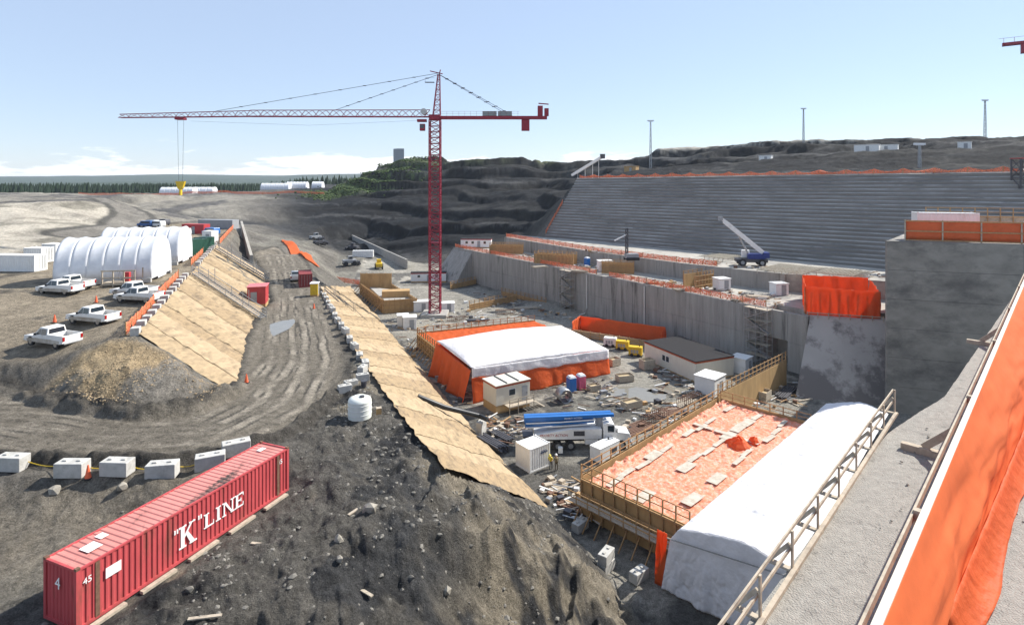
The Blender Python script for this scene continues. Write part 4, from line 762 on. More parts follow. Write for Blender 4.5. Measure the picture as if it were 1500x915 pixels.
for k, (px, py, z, r) in enumerate(((888, 835, 0, 50), (888, 835, .83, 55), (936, 848, 0, 40), (850, 775, 0, 45), (660, 548, 0, 60), (673, 560, 0, 60), (652, 538, 0, 60), (705, 634, 0, 70), (705, 634, .8, 70))):
    block(('lower block of the stack near the orange formwork', 'upper block of the stack near the orange formwork', 'single block lying in the shade of the formwork', 'block beside the foot of the dirt bank', 'middle block beside the orange enclosure wall', 'block nearest the site cabin by the orange wall', 'farthest block beside the orange enclosure wall', 'lower block carrying the black pipe', 'upper block carrying the black pipe')[k], P(px, py, 0) + Vector((0, 0, z + .03)), R(r), (1.6, .8, .8), 'blocks on the pit floor')
# --- pickups
def wheel(b_, x, y, r=.4, w=.26): return b_.tube([(x, y - w / 2, r), (x, y + w / 2, r)], r, 18)
def pickup(label, p, rz, paint=None):
    paint = paint or VWHITE; t = thing('pickup_truck', label, 'pickup', p, rz, 'pickups on the gravel parking area')
    def arch(cx, r=.5, n=8): return [(cx + r * math.cos(a), .42 + r * math.sin(a)) for a in [math.pi * k / n for k in range(n + 1)]]
    prof_ = [(-2.9, .55), (-2.9, .82)] + [(1.2, .82), (1.25, 1.08), (2.55, 1.02), (2.85, .93), (2.9, .5), (2.45, .42)] + arch(1.9) + [(-1.3, .42)] + arch(-1.85) + [(-2.4, .5)]
    B().side(prof_, -.98, .98).build('body', paint, t, bevel=.03)
    bed = B().box((-1.75, -.92, 1.07), (2.25, .1, .5)).box((-1.75, .92, 1.07), (2.25, .1, .5)).box((-.63, 0, 1.07), (.08, 1.84, .5)); bed.build('bed_side', paint, t, bevel=.02)
    tg = B().box((-2.87, 0, 1.05), (.08, 1.8, .52)).build('tailgate', paint, t, bevel=.02); B().box((-1.75, 0, .83), (2.2, 1.74, .03)).build('bed_liner', BLACK, t)
    B().side([(-.6, .84), (-.6, 1.2), (1.5, 1.1), (1.5, .84)], -.97, .97).build('door_panel', paint, t, bevel=.02)
    B().side([(-2.4, .5), (-2.4, .8), (-1.2, .86), (1.25, .84), (2.5, .7), (2.4, .5), (1.3, .44), (-1.2, .44)], -.992, .992).build('muddy_sill', MUD, t)
    rg = [[(-.6, -.95, 1.15), (1.45, -.95, 1.1), (1.45, .95, 1.1), (-.6, .95, 1.15)], [(-.5, -.8, 1.88), (.65, -.8, 1.9), (.65, .8, 1.9), (-.5, .8, 1.88)]]
    cabm = B().loft(rg).build('cab', paint, t, bevel=.05)
    for s in (-1, 1):
        def sp_(x, z): return (x, s * (lerp(.95, .8, (z - 1.12) / .77) + .012), z)
        for x0, x1, x2, x3 in ((-.45, .33, .33, -.38), (.40, 1.12, .62, .40)): B().raw([sp_(x0, 1.22), sp_(x1, 1.22), sp_(x2, 1.78), sp_(x3, 1.78)], [(0, 1, 2, 3)]).build('side_window', GLASS, cabm, solid=.01)
        B().box((1.05, s * 1.07, 1.25), (.12, .2, .2)).build('mirror', BLACK, t, bevel=.02); B().box((-2.92, s * .86, 1.02), (.05, .2, .4)).build('tail_light', LAMP_RED, t); B().box((2.86, s * .78, .86), (.1, .32, .18)).build('headlight', CLEAR, t)
    B().raw([(1.40, -.82, 1.18), (1.40, .82, 1.18), (.74, .72, 1.82), (.74, -.72, 1.82)], [(0, 1, 2, 3)]).build('windscreen', GLASS, cabm, solid=.02); B().raw([(-.615, -.75, 1.28), (-.615, .75, 1.28), (-.535, .68, 1.78), (-.535, -.68, 1.78)], [(0, 1, 2, 3)]).build('rear_window', GLASS, cabm, solid=.02)
    B().box((2.92, 0, .8), (.06, 1.2, .3)).build('grille', DSTEEL, t); B().box((2.95, 0, .52), (.14, 1.9, .18)).build('front_bumper', STEEL, t, bevel=.03); B().box((-2.98, 0, .56), (.16, 1.8, .16)).build('rear_bumper', STEEL, t, bevel=.03)
    for x in (1.9, -1.85):
        for s in (-1, 1): w_ = wheel(B(), x, s * .86).build('wheel', BLACK, t, smooth=1); B().tube([(x, s * 1.0, .4), (x, s * .93, .4)], .23, 12).build('rim', DUST, w_, smooth=1)
    return t
for px, py, r, lb in ((78, 505, 160, 'dusty white pickup nearest the camera, beside the gravel pile'), (137, 473, 163, 'white pickup with dark open bed, second nearest the gravel pile'), (88, 430, 168, 'white pickup in front of the left end of the white tent'), (106, 423, 168, 'white pickup half hidden behind another, left of the timber cage'), (204, 442, 168, 'white pickup nearest the orange fence'), (197, 434, 168, 'white pickup half hidden behind the one near the orange fence')):
    p = PG(px, py); pickup(lb, on(p, .02), R(r))
# --- white fabric tents
TENT = tarp_mat('tent_fabric', (.80, .81, .83), .25); TENT.node_tree.nodes['Bump'].inputs['Distance'].default_value = .03
def tent(label, p, rz, L_, W, H, bays):
    t = thing('fabric_tent', label, 'tent', p, rz); NR_ = 22
    def ring(x, s): return [(x, -math.cos(math.pi * k / NR_) * W / 2 * (1 + .0 * k), max(0.0, math.sin(math.pi * k / NR_)) ** .72 * H * s + .5) for k in range(NR_ + 1)]
    for b_ in range(bays):
        rr = [ring(-L_ / 2 + L_ * (b_ + k / 6) / bays, 1 - .035 * math.sin(math.pi * k / 6)) for k in range(7)]; B().loft(rr, False, False).build('roof_bay', TENT, t, smooth=1.2, solid=.03)
    for s in (-1, 1): r_ = ring(s * (L_ / 2 - .02), .995); B().raw(r_, [tuple(range(len(r_)))]).build('gable', TENT, t, solid=.03)
    for s in (-1, 1):
        for k in range(10): B().box((-L_ / 2 + L_ * (k + .5) / 10, s * W / 2, .3), (L_ / 10 - .06, .5, .6)).build('foundation_block', BLOCK, t, bevel=.02)
    B().box((L_ / 2 + .02, 0, 1.9), (.05, 3.6, 3.4)).build('door_flap', TENT, t)
    return t
a, b_, c_ = P(87, 407, 17.3), P(222, 413, 17.3), P(243, 396, 17.3); rz1 = R(14); ny = Vector((-math.sin(rz1), math.cos(rz1), 0)); L1 = 12.4; lx = Vector((math.cos(rz1), math.sin(rz1), 0))
tent('large white arched fabric tent nearest the pickups', b_ - lx * L1 / 2 + ny * 4.4, rz1, L1, 8.8, 5.9, 6)
tent('white arched fabric tent standing behind the nearest one', P(241, 392, 17.3) - lx * 5.0 + ny * 7.4, rz1, 12.4, 8.8, 6.0, 6)
for px, py, r, l_, lb in ((22, 397, 176, 9, 'long white container at the left picture edge'), (57, 385, 172, 3.6, 'white box container between the long one and the tent'), (80, 378, 172, 3.0, 'small white container touching the left of the tent')): container('storage_container', lb, on(P(px, py, 17.3), .05), R(r), l_, 2.6, WHITE, per=.5, cat='container')
t = thing('timber_cage', 'open timber cage with a red load in front of the white tent', 'crate', on(P(180, 416, 17.3)), R(8)); f_ = B()
for x in (-2.1, -.7, .7, 2.1):
    for y in (-1.2, 1.2): B().box((x, y, 1.15), (.16, .16, 2.3)).build('post', GWOOD, t)
for z in (.3, 1.2, 2.2):
    for y in (-1.25, 1.25): B().box((0, y, z), (4.5, .08, .2)).build('rail', GWOOD, t)
B().box((0, 0, .5), (4.2, 2.2, .12)).build('deck', GWOOD, t); B().box((.6, 0, 1.2), (.7, .6, 1.3)).build('load', RED, t, bevel=.05)
# --- generic boxes and cabins
def cabin(name, label, cat, p, rz, d, m, roofm=None, base=0, trim=None, wins=(), door=None, group=None, over=.12):
    t = thing(name, label, cat, p, rz, group); z0 = base
    if base: B().box((0, 0, base / 2), (d[0] - .05, d[1] - .05, base)).build('skirting', PLY, t)
    B().box((0, 0, z0 + d[2] / 2), d).build('body', m, t, bevel=.03); B().box((0, 0, z0 + d[2] + .06), (d[0] + over * 2, d[1] + over * 2, .12)).build('roof', roofm or m, t, bevel=.02)
    if trim: B().box((0, 0, z0 + d[2] - .14), (d[0] + .06, d[1] + .06, .26)).build('trim', trim, t)
    for x, z, w, h in wins: f_ = B().box((x, -d[1] / 2 - .02, z0 + z), (w + .12, .05, h + .12)).build('window', WHITE, t); B().box((x, -d[1] / 2 - .05, z0 + z), (w, .03, h)).build('pane', GLASS, f_)
    if door is not None: f_ = B().box((door, -d[1] / 2 - .02, z0 + 1.02), (.95, .05, 2.0)).build('door', GREY, t); B().box((door + .35, -d[1] / 2 - .08, z0 + 1.0), (.06, .08, .15)).build('handle', DSTEEL, f_)
    return t
DROOF = mat('dark_roofing', (.022, .021, .023), 1.0, .2, 2); CREAM = mat('cream_siding', (.62, .58, .48), .6, .08, 2, streak=(1, 1, .2)); BRICKTRIM = mat('rust_red_trim', (.40, .09, .04), .6, .1)
a, b_ = P(728, 607), P(776, 595); rz1 = heading(a, b_); ny = Vector((-math.sin(rz1), math.cos(rz1), 0))
t = cabin('site_cabin', 'cream site cabin with rust red trim beside the orange enclosure', 'site cabin', (a + b_) / 2 + ny * 1.9, rz1, (5.6, 3.6, 2.7), CREAM, mat('cabin_roof', (.55, .53, .46), .8, .1, 1.5), 1.1, BRICKTRIM, ((-.2, 1.5, 1.0, .8),), 1.9)
for x in (-1, .9): B().box((x, 0, 4.0), (.08, 3.6, .1)).build('roof_seam', DSTEEL, t)
B().box((.6, -2.5, 1.05), (4.2, 1.3, .1)).build('landing', GWOOD, t)
for x in (-1.4, 0, 1.4, 2.6): B().box((x, -3.1, 1.05), (.08, .08, 2.1)).build('rail_post', GWOOD, t)
for z in (1.6, 2.1): B().box((.6, -3.1, z), (4.1, .05, .1)).build('hand_rail', GWOOD, t)
for k in range(6): B().box((3.0 + k * .28, -2.5, .95 - k * .18), (.28, 1.2, .05)).build('step', GWOOD, t)
a, b_ = P(944, 527), P(1019, 561); rz1 = heading(b_, a) + math.pi; ny = Vector((-math.sin(rz1), math.cos(rz1), 0))
cabin('site_office', 'white site office with dark roof and red trim at the wall foot', 'site cabin', (a + b_) / 2 + ny * 4.0, rz1, ((b_ - a).length, 8, 3.1), CREAM, DROOF, .2, BRICKTRIM, ((-1.2, 1.7, .7, .9), (-.2, 1.7, .7, .9)), None)
for px, py, r, d, lb in ((1040, 574, 45, (3.6, 3.2, 2.6), 'white plant unit in front of the dark roofed office'), (1086, 544, 45, (2.8, 2.6, 2.5), 'white box unit behind the plywood wall near the scaffold stair'), (590, 476, 12, (2.4, 2.4, 2.3), 'small white shed left of its twin near the form box'), (600, 480, 12, (2.8, 2.6, 2.5), 'white shed near the form box, the right and nearer one'), (618, 455, 10, (4, 2.6, 2.4), 'white box left of the crane foundation'), (655, 455, 10, (3.4, 2.6, 2.0), 'white box right of the crane mast foot')):
    t = cabin('storage_shed', lb, 'shed', P(px, py), R(r), d, WHITE, door=.4)
t = container('storage_container', 'short white container beside the foot of the tan blanket', P(767, 688) + U * 1.5, R(38), 2.95, 2.6, WHITE, W=2.5, per=.33, doors=False); NAVYL = mat('navy_lettering', (.03, .05, .12), .6); [B().box((.15 + k * .17, -1.262, 1.8 + .02 * (k % 2)), (.13, .012, .2)).build('blurred_sign', NAVYL, t) for k in range(6)]; B().box((.5, -1.262, 2.0), (.8, .012, .05)).build('blurred_sign', NAVYL, t)
t = cabin('equipment_box', 'white generator box beside the timber formwork corner', 'generator', P(886, 668), R(42), (3.6, 1.5, 1.5), WHITE, over=.02); B().box((.8, -.78, .8), (.9, .04, .7)).build('grille', DSTEEL, t); B().cyl((.9, .2, 1.6), .1, .35, 8).build('exhaust', DSTEEL, t)
def toilet(label, p, rz, m, base=9.97):
    t = thing('portable_toilet', label, 'portable toilet', p, rz, 'portable toilets'); B().box((0, 0, 1.05), (1.15, 1.15, 2.1)).build('cabin', m, t, bevel=.05); B().box((0, -.58, 1.0), (.8, .04, 1.8)).build('door', m, t, bevel=.02); B().loft([[(-.6, -.6, 2.1), (.6, -.6, 2.1), (.6, .6, 2.1), (-.6, .6, 2.1)], [(-.4, -.45, 2.4), (.4, -.45, 2.4), (.4, .45, 2.4), (-.4, .45, 2.4)]]).build('roof', mat('roof_plastic', (.6, .63, .66), .5), t, bevel=.04); B().box((0, 0, .05), (1.3, 1.3, .14)).build('skid', DSTEEL, t); return t
toilet('bright blue portable toilet beside a pink one in the pit', P(837, 573), R(25), BLUE); toilet('pink portable toilet beside a blue one in the pit', P(851, 570), R(25), mat('pink_plastic', (.65, .12, .2), .5)); toilet('blue portable toilet on the concrete wall deck', P(860, 390, 10), R(30), BLUE)
# crates, skips and small plant
def skip(label, p, rz, d, m=GWOOD, fill=None):
    t = thing('timber_crate', label, 'crate', p, rz, 'crates on the pit floor'); x, y, z = d
    for s in (-1, 1):
        for k in range(3): B().box((0, s * y / 2, z * (k + .5) / 3 + .1), (x, .06, z / 3 - .03)).build('slat', m, t); B().box((s * x / 2, 0, z * (k + .5) / 3 + .1), (.06, y - .08, z / 3 - .03)).build('slat', m, t)
    B().box((0, 0, .1), (x - .1, y - .1, .08)).build('base', m, t); B().box((0, 0, z * .75), (x - .16, y - .16, .1)).build('load', fill or mat('sand_load', (.42, .33, .2), .95, .2, 4), t); return t
for px, py, r, d, lb in ((915, 558, 15, (2.6, 1.5, 1), 'low timber crate beyond the puddle'), (925, 597, 30, (2.8, 1.4, 1.0), 'sand filled crate beside the puddle, with pink markers'), (899, 535, 35, (2.0, 1.4, 1.2), 'brown crate at the corner of the white roofed enclosure'), (948, 540, 20, (2.2, 1.6, 1.6), 'reddish timber crate at the corner of the dark roofed office'), (1118, 585, 45, (2.0, 1.6, 1.3), 'square timber crate behind the plywood wall'), (870, 572, 25, (1.8, 1.2, .9), 'small crate right of the pink portable toilet')): skip(lb, P(px, py), R(r), d)
def gen(label, p, rz, m, d=(2.4, 1.3, 1.5)):
    t = thing('generator', label, 'generator', p, rz, 'generators in the pit'); B().box((0, 0, .25 + d[2] / 2), d).build('housing', m, t, bevel=.06); B().box((0, 0, .18), (d[0] * 1.1, d[1] * .9, .16)).build('skid', DSTEEL, t); B().cyl((d[0] * .3, 0, .25 + d[2]), .08, .4, 8).build('exhaust', DSTEEL, t)
    for s in (-1, 1): w_ = B().tube([(s * .6, -d[1] / 2 - .12, .3), (s * .6, -d[1] / 2 + .06, .3)], .3, 12).build('wheel', BLACK, t)
    for k in range(3): B().box((-.6 + k * .5, -d[1] / 2 - .01, .95), (.36, .03, .6)).build('louvre', GREY, t)
for px, py, m, lb in ((894, 507, WHITE, 'white towable generator by the orange lined pit'), (912, 512, YELLOW, 'yellow generator right of the white one'), (931, 521, YELLOW, 'yellow generator nearest the dark roofed office')): gen(lb, P(px, py), R(-20), m)
t = thing('steel_drum', 'big open steel drum lying in front of the orange enclosure', 'drum', P(826, 588), R(20)); B().tube([(0, -.9, 1.0), (0, .9, 1.0)], .98, 22, False).build('shell', STEEL, t, smooth=1, solid=.06); B().box((0, 0, .12), (2.4, 1.5, .2)).build('skid', DSTEEL, t); [B().beam((s * .9, y, .2), (s * .7, y, .8), .1).build('cradle', DSTEEL, t) for s in (-1, 1) for y in (-.5, .5)]
def lumber(label, p, rz, n, L_, w=.22, lay=2, m=GWOOD, gap=.3, nm='lumber_stack'):
    t = thing(nm, label, 'lumber', p, rz)
    for j in range(lay):
        for k in range(n): B().box((random.uniform(-.25, .25), (k - n / 2) * gap, .14 + j * .2), (L_ * random.uniform(.85, 1.05), w, .16), R(random.uniform(-2, 2))).build('plank', m, t)
    for x in (-L_ / 3, L_ / 3): B().box((x, 0, .03), (.14, n * gap, .1)).build('bearer', m, t)
    return t
for px, py, r, n, l_, lay, lb in ((722, 652, -50, 5, 5, 3, 'lumber stack left of the short white container'), (735, 640, -50, 4, 4, 2, 'smaller lumber stack behind the short white container'), (930, 628, 35, 9, 6, 1, 'loose steel bars spread right of the pump truck'), (975, 605, 35, 8, 6, 1, 'bars lying behind the timber formwork'), (1150, 578, 50, 6, 6, 3, 'long timbers stacked at the foot of the ramp'), (818, 713, -20, 8, 2.2, 1, 'pale boarded pallet near the tip of the blanket'), (840, 742, -30, 4, 3.2, 1, 'reddish boards by the tip of the blanket'), (1000, 590, 40, 6, 5, 1, 'scattered bars near the plywood wall'), (895, 640, 60, 5, 4, 1, 'bars stacked between pump truck and formwork'), (880, 575, 70, 2, 7, 1, 'narrow plank walkway beside the puddle'), (770, 452, 10, 6, 6, 2, 'timbers lying far behind the white roofed enclosure'), (700, 470, 10, 5, 5, 2, 'timbers stacked behind the side formwork'), (640, 500, -50, 5, 4, 2, 'pipes and timbers beside the long blanket')): lumber(lb, P(px, py), R(r), n, l_, .2, lay, random.choice((GWOOD, DSTEEL, GWOOD, RUST)))
t = thing('drain_hose', 'thick black drain pipe lying across the tan slope', 'pipe', PG(612, 584)); o_ = Vector(t.location); B().tube([Vector((0, 0, .3)), (P(650, 596, 5.0) - o_), (P(700, 608, 2.2) - o_), (P(714, 614, 2.0) - o_)], .3, 12).build('barrel', mat('black_plastic', (.03, .032, .035), .4, .2), t, smooth=1)
t = thing('water_tank', 'round white plastic water tank beside the muddy road', 'tank', on(PG(527, 612), -.02)); B().cyl((0, 0, 0), 1.0, 1.45, 28).loft([[(math.cos(a) * r, math.sin(a) * r, z) for a in [2 * math.pi * k / 28 for k in range(28)]] for r, z in ((1.0, 1.45), (.93, 1.62), (.6, 1.78), (.22, 1.84))]).build('shell', mat('milky_plastic', (.72, .74, .68), .4, .08, 1, c2=(.5, .55, .42), thr=(.5, .8), streak=(1, 1, .3)), t, smooth=.9); B().cyl((.25, -.2, 1.8), .22, .12, 14).build('lid', DSTEEL, t); [B().tube([(math.cos(2 * math.pi * k / 28) * 1.01, math.sin(2 * math.pi * k / 28) * 1.01, z) for k in range(29)], .02, 5).build('rib', WHITE, t) for z in (.4, .8, 1.2)]
t = thing('bucket', 'dark bucket beside the concrete block cluster', 'bucket', on(PG(533, 567))); B().cyl((0, 0, 0), .26, .6, 12, .32).build('shell', DSTEEL, t); B().tube([(-.3, 0, .6), (0, 0, .85), (.3, 0, .6)], .015, 5).build('handle', STEEL, t)
t = thing('crate_box', 'small tan wooden box right of the water tank', 'box', on(PG(555, 608)), R(20)); B().box((0, 0, .35), (.4, .4, .7)).build('body', PLY, t); B().box((0, 0, .72), (.46, .46, .05)).build('lid', GWOOD, t)
# cones
def cone(label, p):
    t = thing('traffic_cone', label, 'cone', p); B().cyl((0, 0, .03), .2, .85, 12, .04).build('body', ORNET, t, smooth=1); B().box((0, 0, .03), (.5, .5, .06)).build('base', BLACK, t)
for px, py, lb in ((129, 700, 'orange cone between blocks below the road'), (361, 560, 'orange cone at the foot of the tan slope'), (460, 452, 'orange cone on the road shoulder'), (80, 472, 'orange cone behind the nearest pickup'), (141, 443, 'orange cone between the two rows of pickups')): cone(lb, on(PG(px, py), -.02))
# --- concrete pump truck
pt = P(845, 653); t = thing('concrete_pump_truck', 'white concrete pump truck with folded blue boom', 'pump truck', pt, R(2)); PTW = WHITE
B().box((-.3, 0, 1.0), (11, .9, .35)).build('chassis', DSTEEL, t)
B().side([(-5.2, 1.35), (-5.2, 1.9), (-1, 2.55), (2.8, 2.55), (2.8, 1.35)], -1.22, 1.22).build('body_side', PTW, t, bevel=.04); text('PRIORITY ACTION', .42, LAMP_RED, t, (-4.6, -1.235, 1.72), (R(90), 0, 0), 'sign', .004, .95, .2); B().box((.1, -1.235, 2.05), (1.3, .03, .55)).build('vent', DSTEEL, t)
cabp = B().side([(3.0, 1.0), (3.0, 3.05), (3.5, 3.2), (4.3, 3.05), (4.7, 2.1), (4.7, 1.0)], -1.15, 1.15).build('cab', PTW, t, bevel=.08); B().side([(4.7, 1.0), (4.7, 2.05), (6.2, 1.85), (6.35, 1.5), (6.35, .8), (5.9, .8)], -1.0, 1.0).build('hood', PTW, t, bevel=.08); B().raw([(4.35, -1.02, 3.0), (4.35, 1.02, 3.0), (4.73, 1.05, 2.15), (4.73, -1.05, 2.15)], [(0, 1, 2, 3)]).build('windscreen', GLASS, cabp, solid=.02)
for s in (-1, 1): B().box((3.9, s * 1.16, 2.5), (.75, .03, .75)).build('side_window', GLASS, cabp); B().box((4.6, s * 1.35, 2.4), (.1, .25, .5)).build('mirror', DSTEEL, t); B().box((6.34, s * .75, 1.35), (.06, .35, .25)).build('headlight', CLEAR, t)
B().box((6.4, 0, .75), (.2, 2.3, .4)).build('bumper', STEEL, t, bevel=.03); B().box((6.36, 0, 1.45), (.05, .9, .7)).build('grille', DSTEEL, t)
for x in (5.2, -.9, -2.4, -3.9):
    for s in (-1, 1): w_ = wheel(B(), x, s * 1.02, .54, .36).build('wheel', BLACK, t, smooth=1); B().tube([(x, s * 1.22, .54), (x, s * 1.1, .54)], .3, 12).build('rim', STEEL, w_, smooth=1)
B().box((1.6, 0, 1.0), (1.6, 2.3, .6)).build('tool_box', PTW, t, bevel=.03); B().cyl((2.7, 0, 2.4), .5, 1.2, 14).build('boom_turret', GREY, t); B().loft([[(-6.3, -.8, 1.0), (-5.3, -.8, 1.0), (-5.3, .8, 1.0), (-6.3, .8, 1.0)], [(-6.6, -1, 1.7), (-5.3, -1, 1.7), (-5.3, 1, 1.7), (-6.6, 1, 1.7)]]).build('hopper', DSTEEL, t)
for k, (z0, z1, y, l0, l1) in enumerate(((3.15, 3.6, -.35, -6.4, 4.4), (2.55, 2.95, -.35, -6.3, 2.0), (2.3, 2.7, .4, -5.8, 1.6), (3.1, 3.55, .45, -6.4, 4.2))): B().side([(l0, z0), (l0, z0 + .6), (l1, z1 + .45), (l1, z1 + .12)], y - .3, y + .3).build('boom_arm', BLUE, t, bevel=.05)
for z in (3.1, 2.6): B().tube([(-6.2, -.75, z), (-2, -.75, z + .12), (2.2, -.75, z + .35)], .08, 8).build('concrete_line', WHITE, t, smooth=1)
text('PRIORITY ACTION', .26, PW, t, (-1.6, -.665, 3.5), (R(90), R(-2), 0), 'sign')
for x, s in ((-2.2, -1), (3.2, -1), (-5, 1), (3.2, 1)): o_ = B().box((x, s * 1.75, .35), (.5, .5, .7)).build('outrigger_leg', PTW, t); B().box((x, s * 1.75, .05), (.8, .8, .08)).build('foot_pad', DSTEEL, o_)
# --- scaffold stairs
def stair(label, a, b_, w=1.2, towers=4, rail=1.1):
    t = thing('scaffold_stair', label, 'stair', a); d = b_ - a; h = Vector((d.x, d.y, 0)).normalized(); s_ = Vector((-h.y, h.x, 0)) * w / 2; n = max(6, int(d.length / .45))
    for s in (-1, 1): B().beam(s_ * s, d + s_ * s, .06, .2).build('stringer', STEEL, t); B().beam(s_ * s + Vector((0, 0, rail)), d + s_ * s + Vector((0, 0, rail)), .06).beam(s_ * s + Vector((0, 0, rail / 2)), d + s_ * s + Vector((0, 0, rail / 2)), .05).build('hand_rail', STEEL, t)
    for k in range(n): q = d * ((k + .5) / n); B().beam(q - s_, q + s_, .28, .05).build('tread', STEEL, t)
    for k in range(towers + 1):
        for s in (-1, 1): q = d * (k / towers) + s_ * s; B().beam(q + Vector((0, 0, -.3)), q + Vector((0, 0, rail + (1.2 if k % 2 else .1))), .07).build('standard', STEEL, t)
lift = lambda p, z=.5: p + Vector((0, 0, z))
stair('metal stair down the tan slope beside the red hut', lift(P(286, 404, 17.3)), lift(P(386, 470, 11.3))); stair('metal stair at the far end of the tan parking slope', lift(P(318, 367, 17.3)), lift(P(392, 412, 11.1))); stair('metal stair down the long tan slope to the pit', lift(P(476, 428, 11)), lift(P(560, 500, .2)), towers=6)
def scaffold(label, p, rz, nx, nz_, bw=2.2, bh=2.0, dp=1.5):
    t = thing('scaffold_tower', label, 'scaffold', p, rz)
    for i in range(nx + 1):
        for y in (0, dp): B().box((i * bw, y, nz_ * bh / 2 + .4), (.07, .07, nz_ * bh + .8)).build('standard', STEEL, t)
    for k in range(1, nz_ + 1):
        B().box((nx * bw / 2, dp / 2, k * bh), (nx * bw, dp * .9, .05)).build('deck', GWOOD, t)
        for y in (0, dp): B().box((nx * bw / 2, y, k * bh + .9), (nx * bw, .05, .05)).build('guard_tube', STEEL, t); B().beam((0, y, (k - 1) * bh), (nx * bw, y, k * bh), .06).build('brace', STEEL, t)
        if k < nz_ + 1: a_, b2 = ((0.1, .7, (k - 1) * bh), (nx * bw - .1, .7, k * bh)); B().beam(*( (a_, b2) if k % 2 else ((b2[0], .7, a_[2]), (a_[0], .7, b2[2])) ), .7, .08).build('stair_flight', STEEL, t)
scaffold('tall scaffold stair tower at the doorway end of the long wall', lerp(Wd, Wr, .84) - inn * 4.6, heading(Wd, Wr), 2, 5); scaffold('scaffold stair tower on the far half of the long wall', lerp(W0, Wc, .84) - inn * 4.6, heading(W0, Wc), 2, 5)
# --- beside the road
t = cabin('red_hut', 'red gabled hut beside the road at the foot of the stairs', 'hut', P(378, 448, 11.2), R(15), (2.8, 3.4, 2.8), RED, mat('pink_roof', (.55, .17, .18), .6), .6, None, (), -.4); 
container('site_container', 'dark red container beside the road above the form box', on(P(447, 417, 11)), R(112), 6, 2.6, mat('oxide_red', (.24, .05, .05), .6, .2), per=.4)
t = cabin('yellow_box', 'yellow equipment box in front of the dark red container', 'box', on(P(461, 433, 11)), R(100), (1.8, 1.3, 2.0), YELLOW, WHITE, .3, None, (), 0)
pickup('white pickup on the road just beyond the dark red container', on(P(433, 410, 11)), R(110))
t = thing('orange_tarp_strip', 'long orange tarp strip beside the far road', 'tarp', (0, 0, 0)); sa, sb_ = P(420, 358, 8), P(458, 393, 8)
B().grid(lambda u, v: on(lerp(sa, sb_, u) + Vector((3.6 * (v - .5), 1.2 * (v - .5), 0)), .35 + .3 * abs(nz(u * 14, v * 3, 1))), 40, 5).build('sheet', ORANGE, t, smooth=4)
t = thing('retaining_wall', 'pale concrete retaining wall along the far yard below the cliff', 'wall', (0, 0, 0)); panels(t, P(516, 354, 1), P(596, 394, 1), 1, 4.4, 9, CONC, .5); t = thing('wing_wall', 'pale concrete wing wall at the end of the parking slope', 'wall'); wa, wb = P(352, 352, 12), P(366, 392, 11); B().raw([wa, wb, wb + Vector((0, 0, 3)), wa + Vector((0, 0, 6.5)), wa + Vector((.6, .3, 0)), wb + Vector((.6, .3, 0)), wb + Vector((.6, .3, 3)), wa + Vector((.6, .3, 6.5))], [(0, 1, 2, 3), (7, 6, 5, 4), (0, 4, 5, 1), (3, 2, 6, 7), (1, 5, 6, 2), (0, 3, 7, 4)]).build('slab', DECKC, t)
t = cabin('site_trailer', 'white trailer with red trim left of the crane mast base', 'trailer', P(628, 413), R(5), (11, 3, 2.6), WHITE, DROOF, .5, RED, ((-3, 1.6, .8, .7), (2.5, 1.6, .8, .7)), 0)
fence('yard_fence', 'orange netting fence around the yard edge beyond the form box', [P(492, 412, 1), P(530, 418, .5), P(541, 412, .5)], 1.6, 3)
# --- on the powerhouse decks
cabin('deck_trailer', 'white site trailer with dark roof edge on the far wall deck', 'trailer', P(697, 364, 10) + Vector((0, 3, 0)), R(-5), (10, 3, 2.6), WHITE, DROOF, .3, RED, ((-3, 1.5, .8, .8), (-1, 1.5, .8, .8), (3, 1.5, .8, .8)), 1)
for px, py, r, l_, h, lb in ((741, 372, -8, 10, 2.6, 'curved timber form on the deck left of the long timber form'), (811, 387, -25, 11, 2.6, 'long timber form with upright studs in the middle of the deck'), (905, 401, -10, 7.5, 2.4, 'timber form on the deck beside the white box'), (1031, 422, 35, 6, 2.8, 'raked timber form on the deck below the mobile crane')):
    t = thing('timber_form', lb, 'formwork', P(px, py, 10), R(r)); form_wall(t, Vector((-l_ / 2, 0, 0)), Vector((l_ / 2, 0, 0)), .02, h, 1.0, .7, Vector((0, -1, 0))); form_wall(t, Vector((-l_ / 2, 2.6, 0)), Vector((l_ / 2, 2.6, 0)), .02, h, 1.4, .7, Vector((0, 1, 0)))
for px, py, r, d, lb in ((886, 396, 5, (3.4, 2.6, 2.4), 'white box on the deck beside a timber form'), (1057, 424, 15, (2.6, 2.4, 2.3), 'white box with dark open side on the deck below the mobile crane'), (1141, 431, 8, (2.6, 2.3, 2.2), 'white box on the deck nearest the orange enclosure')): cabin('deck_shed', lb, 'shed', P(px, py, 10), R(r), d, WHITE, door=.3)
for k, (px, py) in enumerate(((850, 398), (790, 392), (1000, 425), (1085, 440), (1110, 436), (960, 415))): lumber(('loose timbers on the deck near the blue toilet', 'loose timbers on the deck left of the long timber form', 'loose timbers on the deck left of the raked form', 'loose timbers near the end of the orange wall fence', 'loose timbers on the deck by the orange enclosure', 'loose timbers mid deck between two timber forms')[k], P(px, py, 10), R(random.uniform(-40, 30)), 6, 4, .2, 2)
t = thing('mobile_crane', 'white and blue rough terrain crane with raised boom on the upper deck', 'crane', P(1100, 389, 13.5), R(170)); NAVY = mat('navy_paint', (.03, .05, .2), .4)
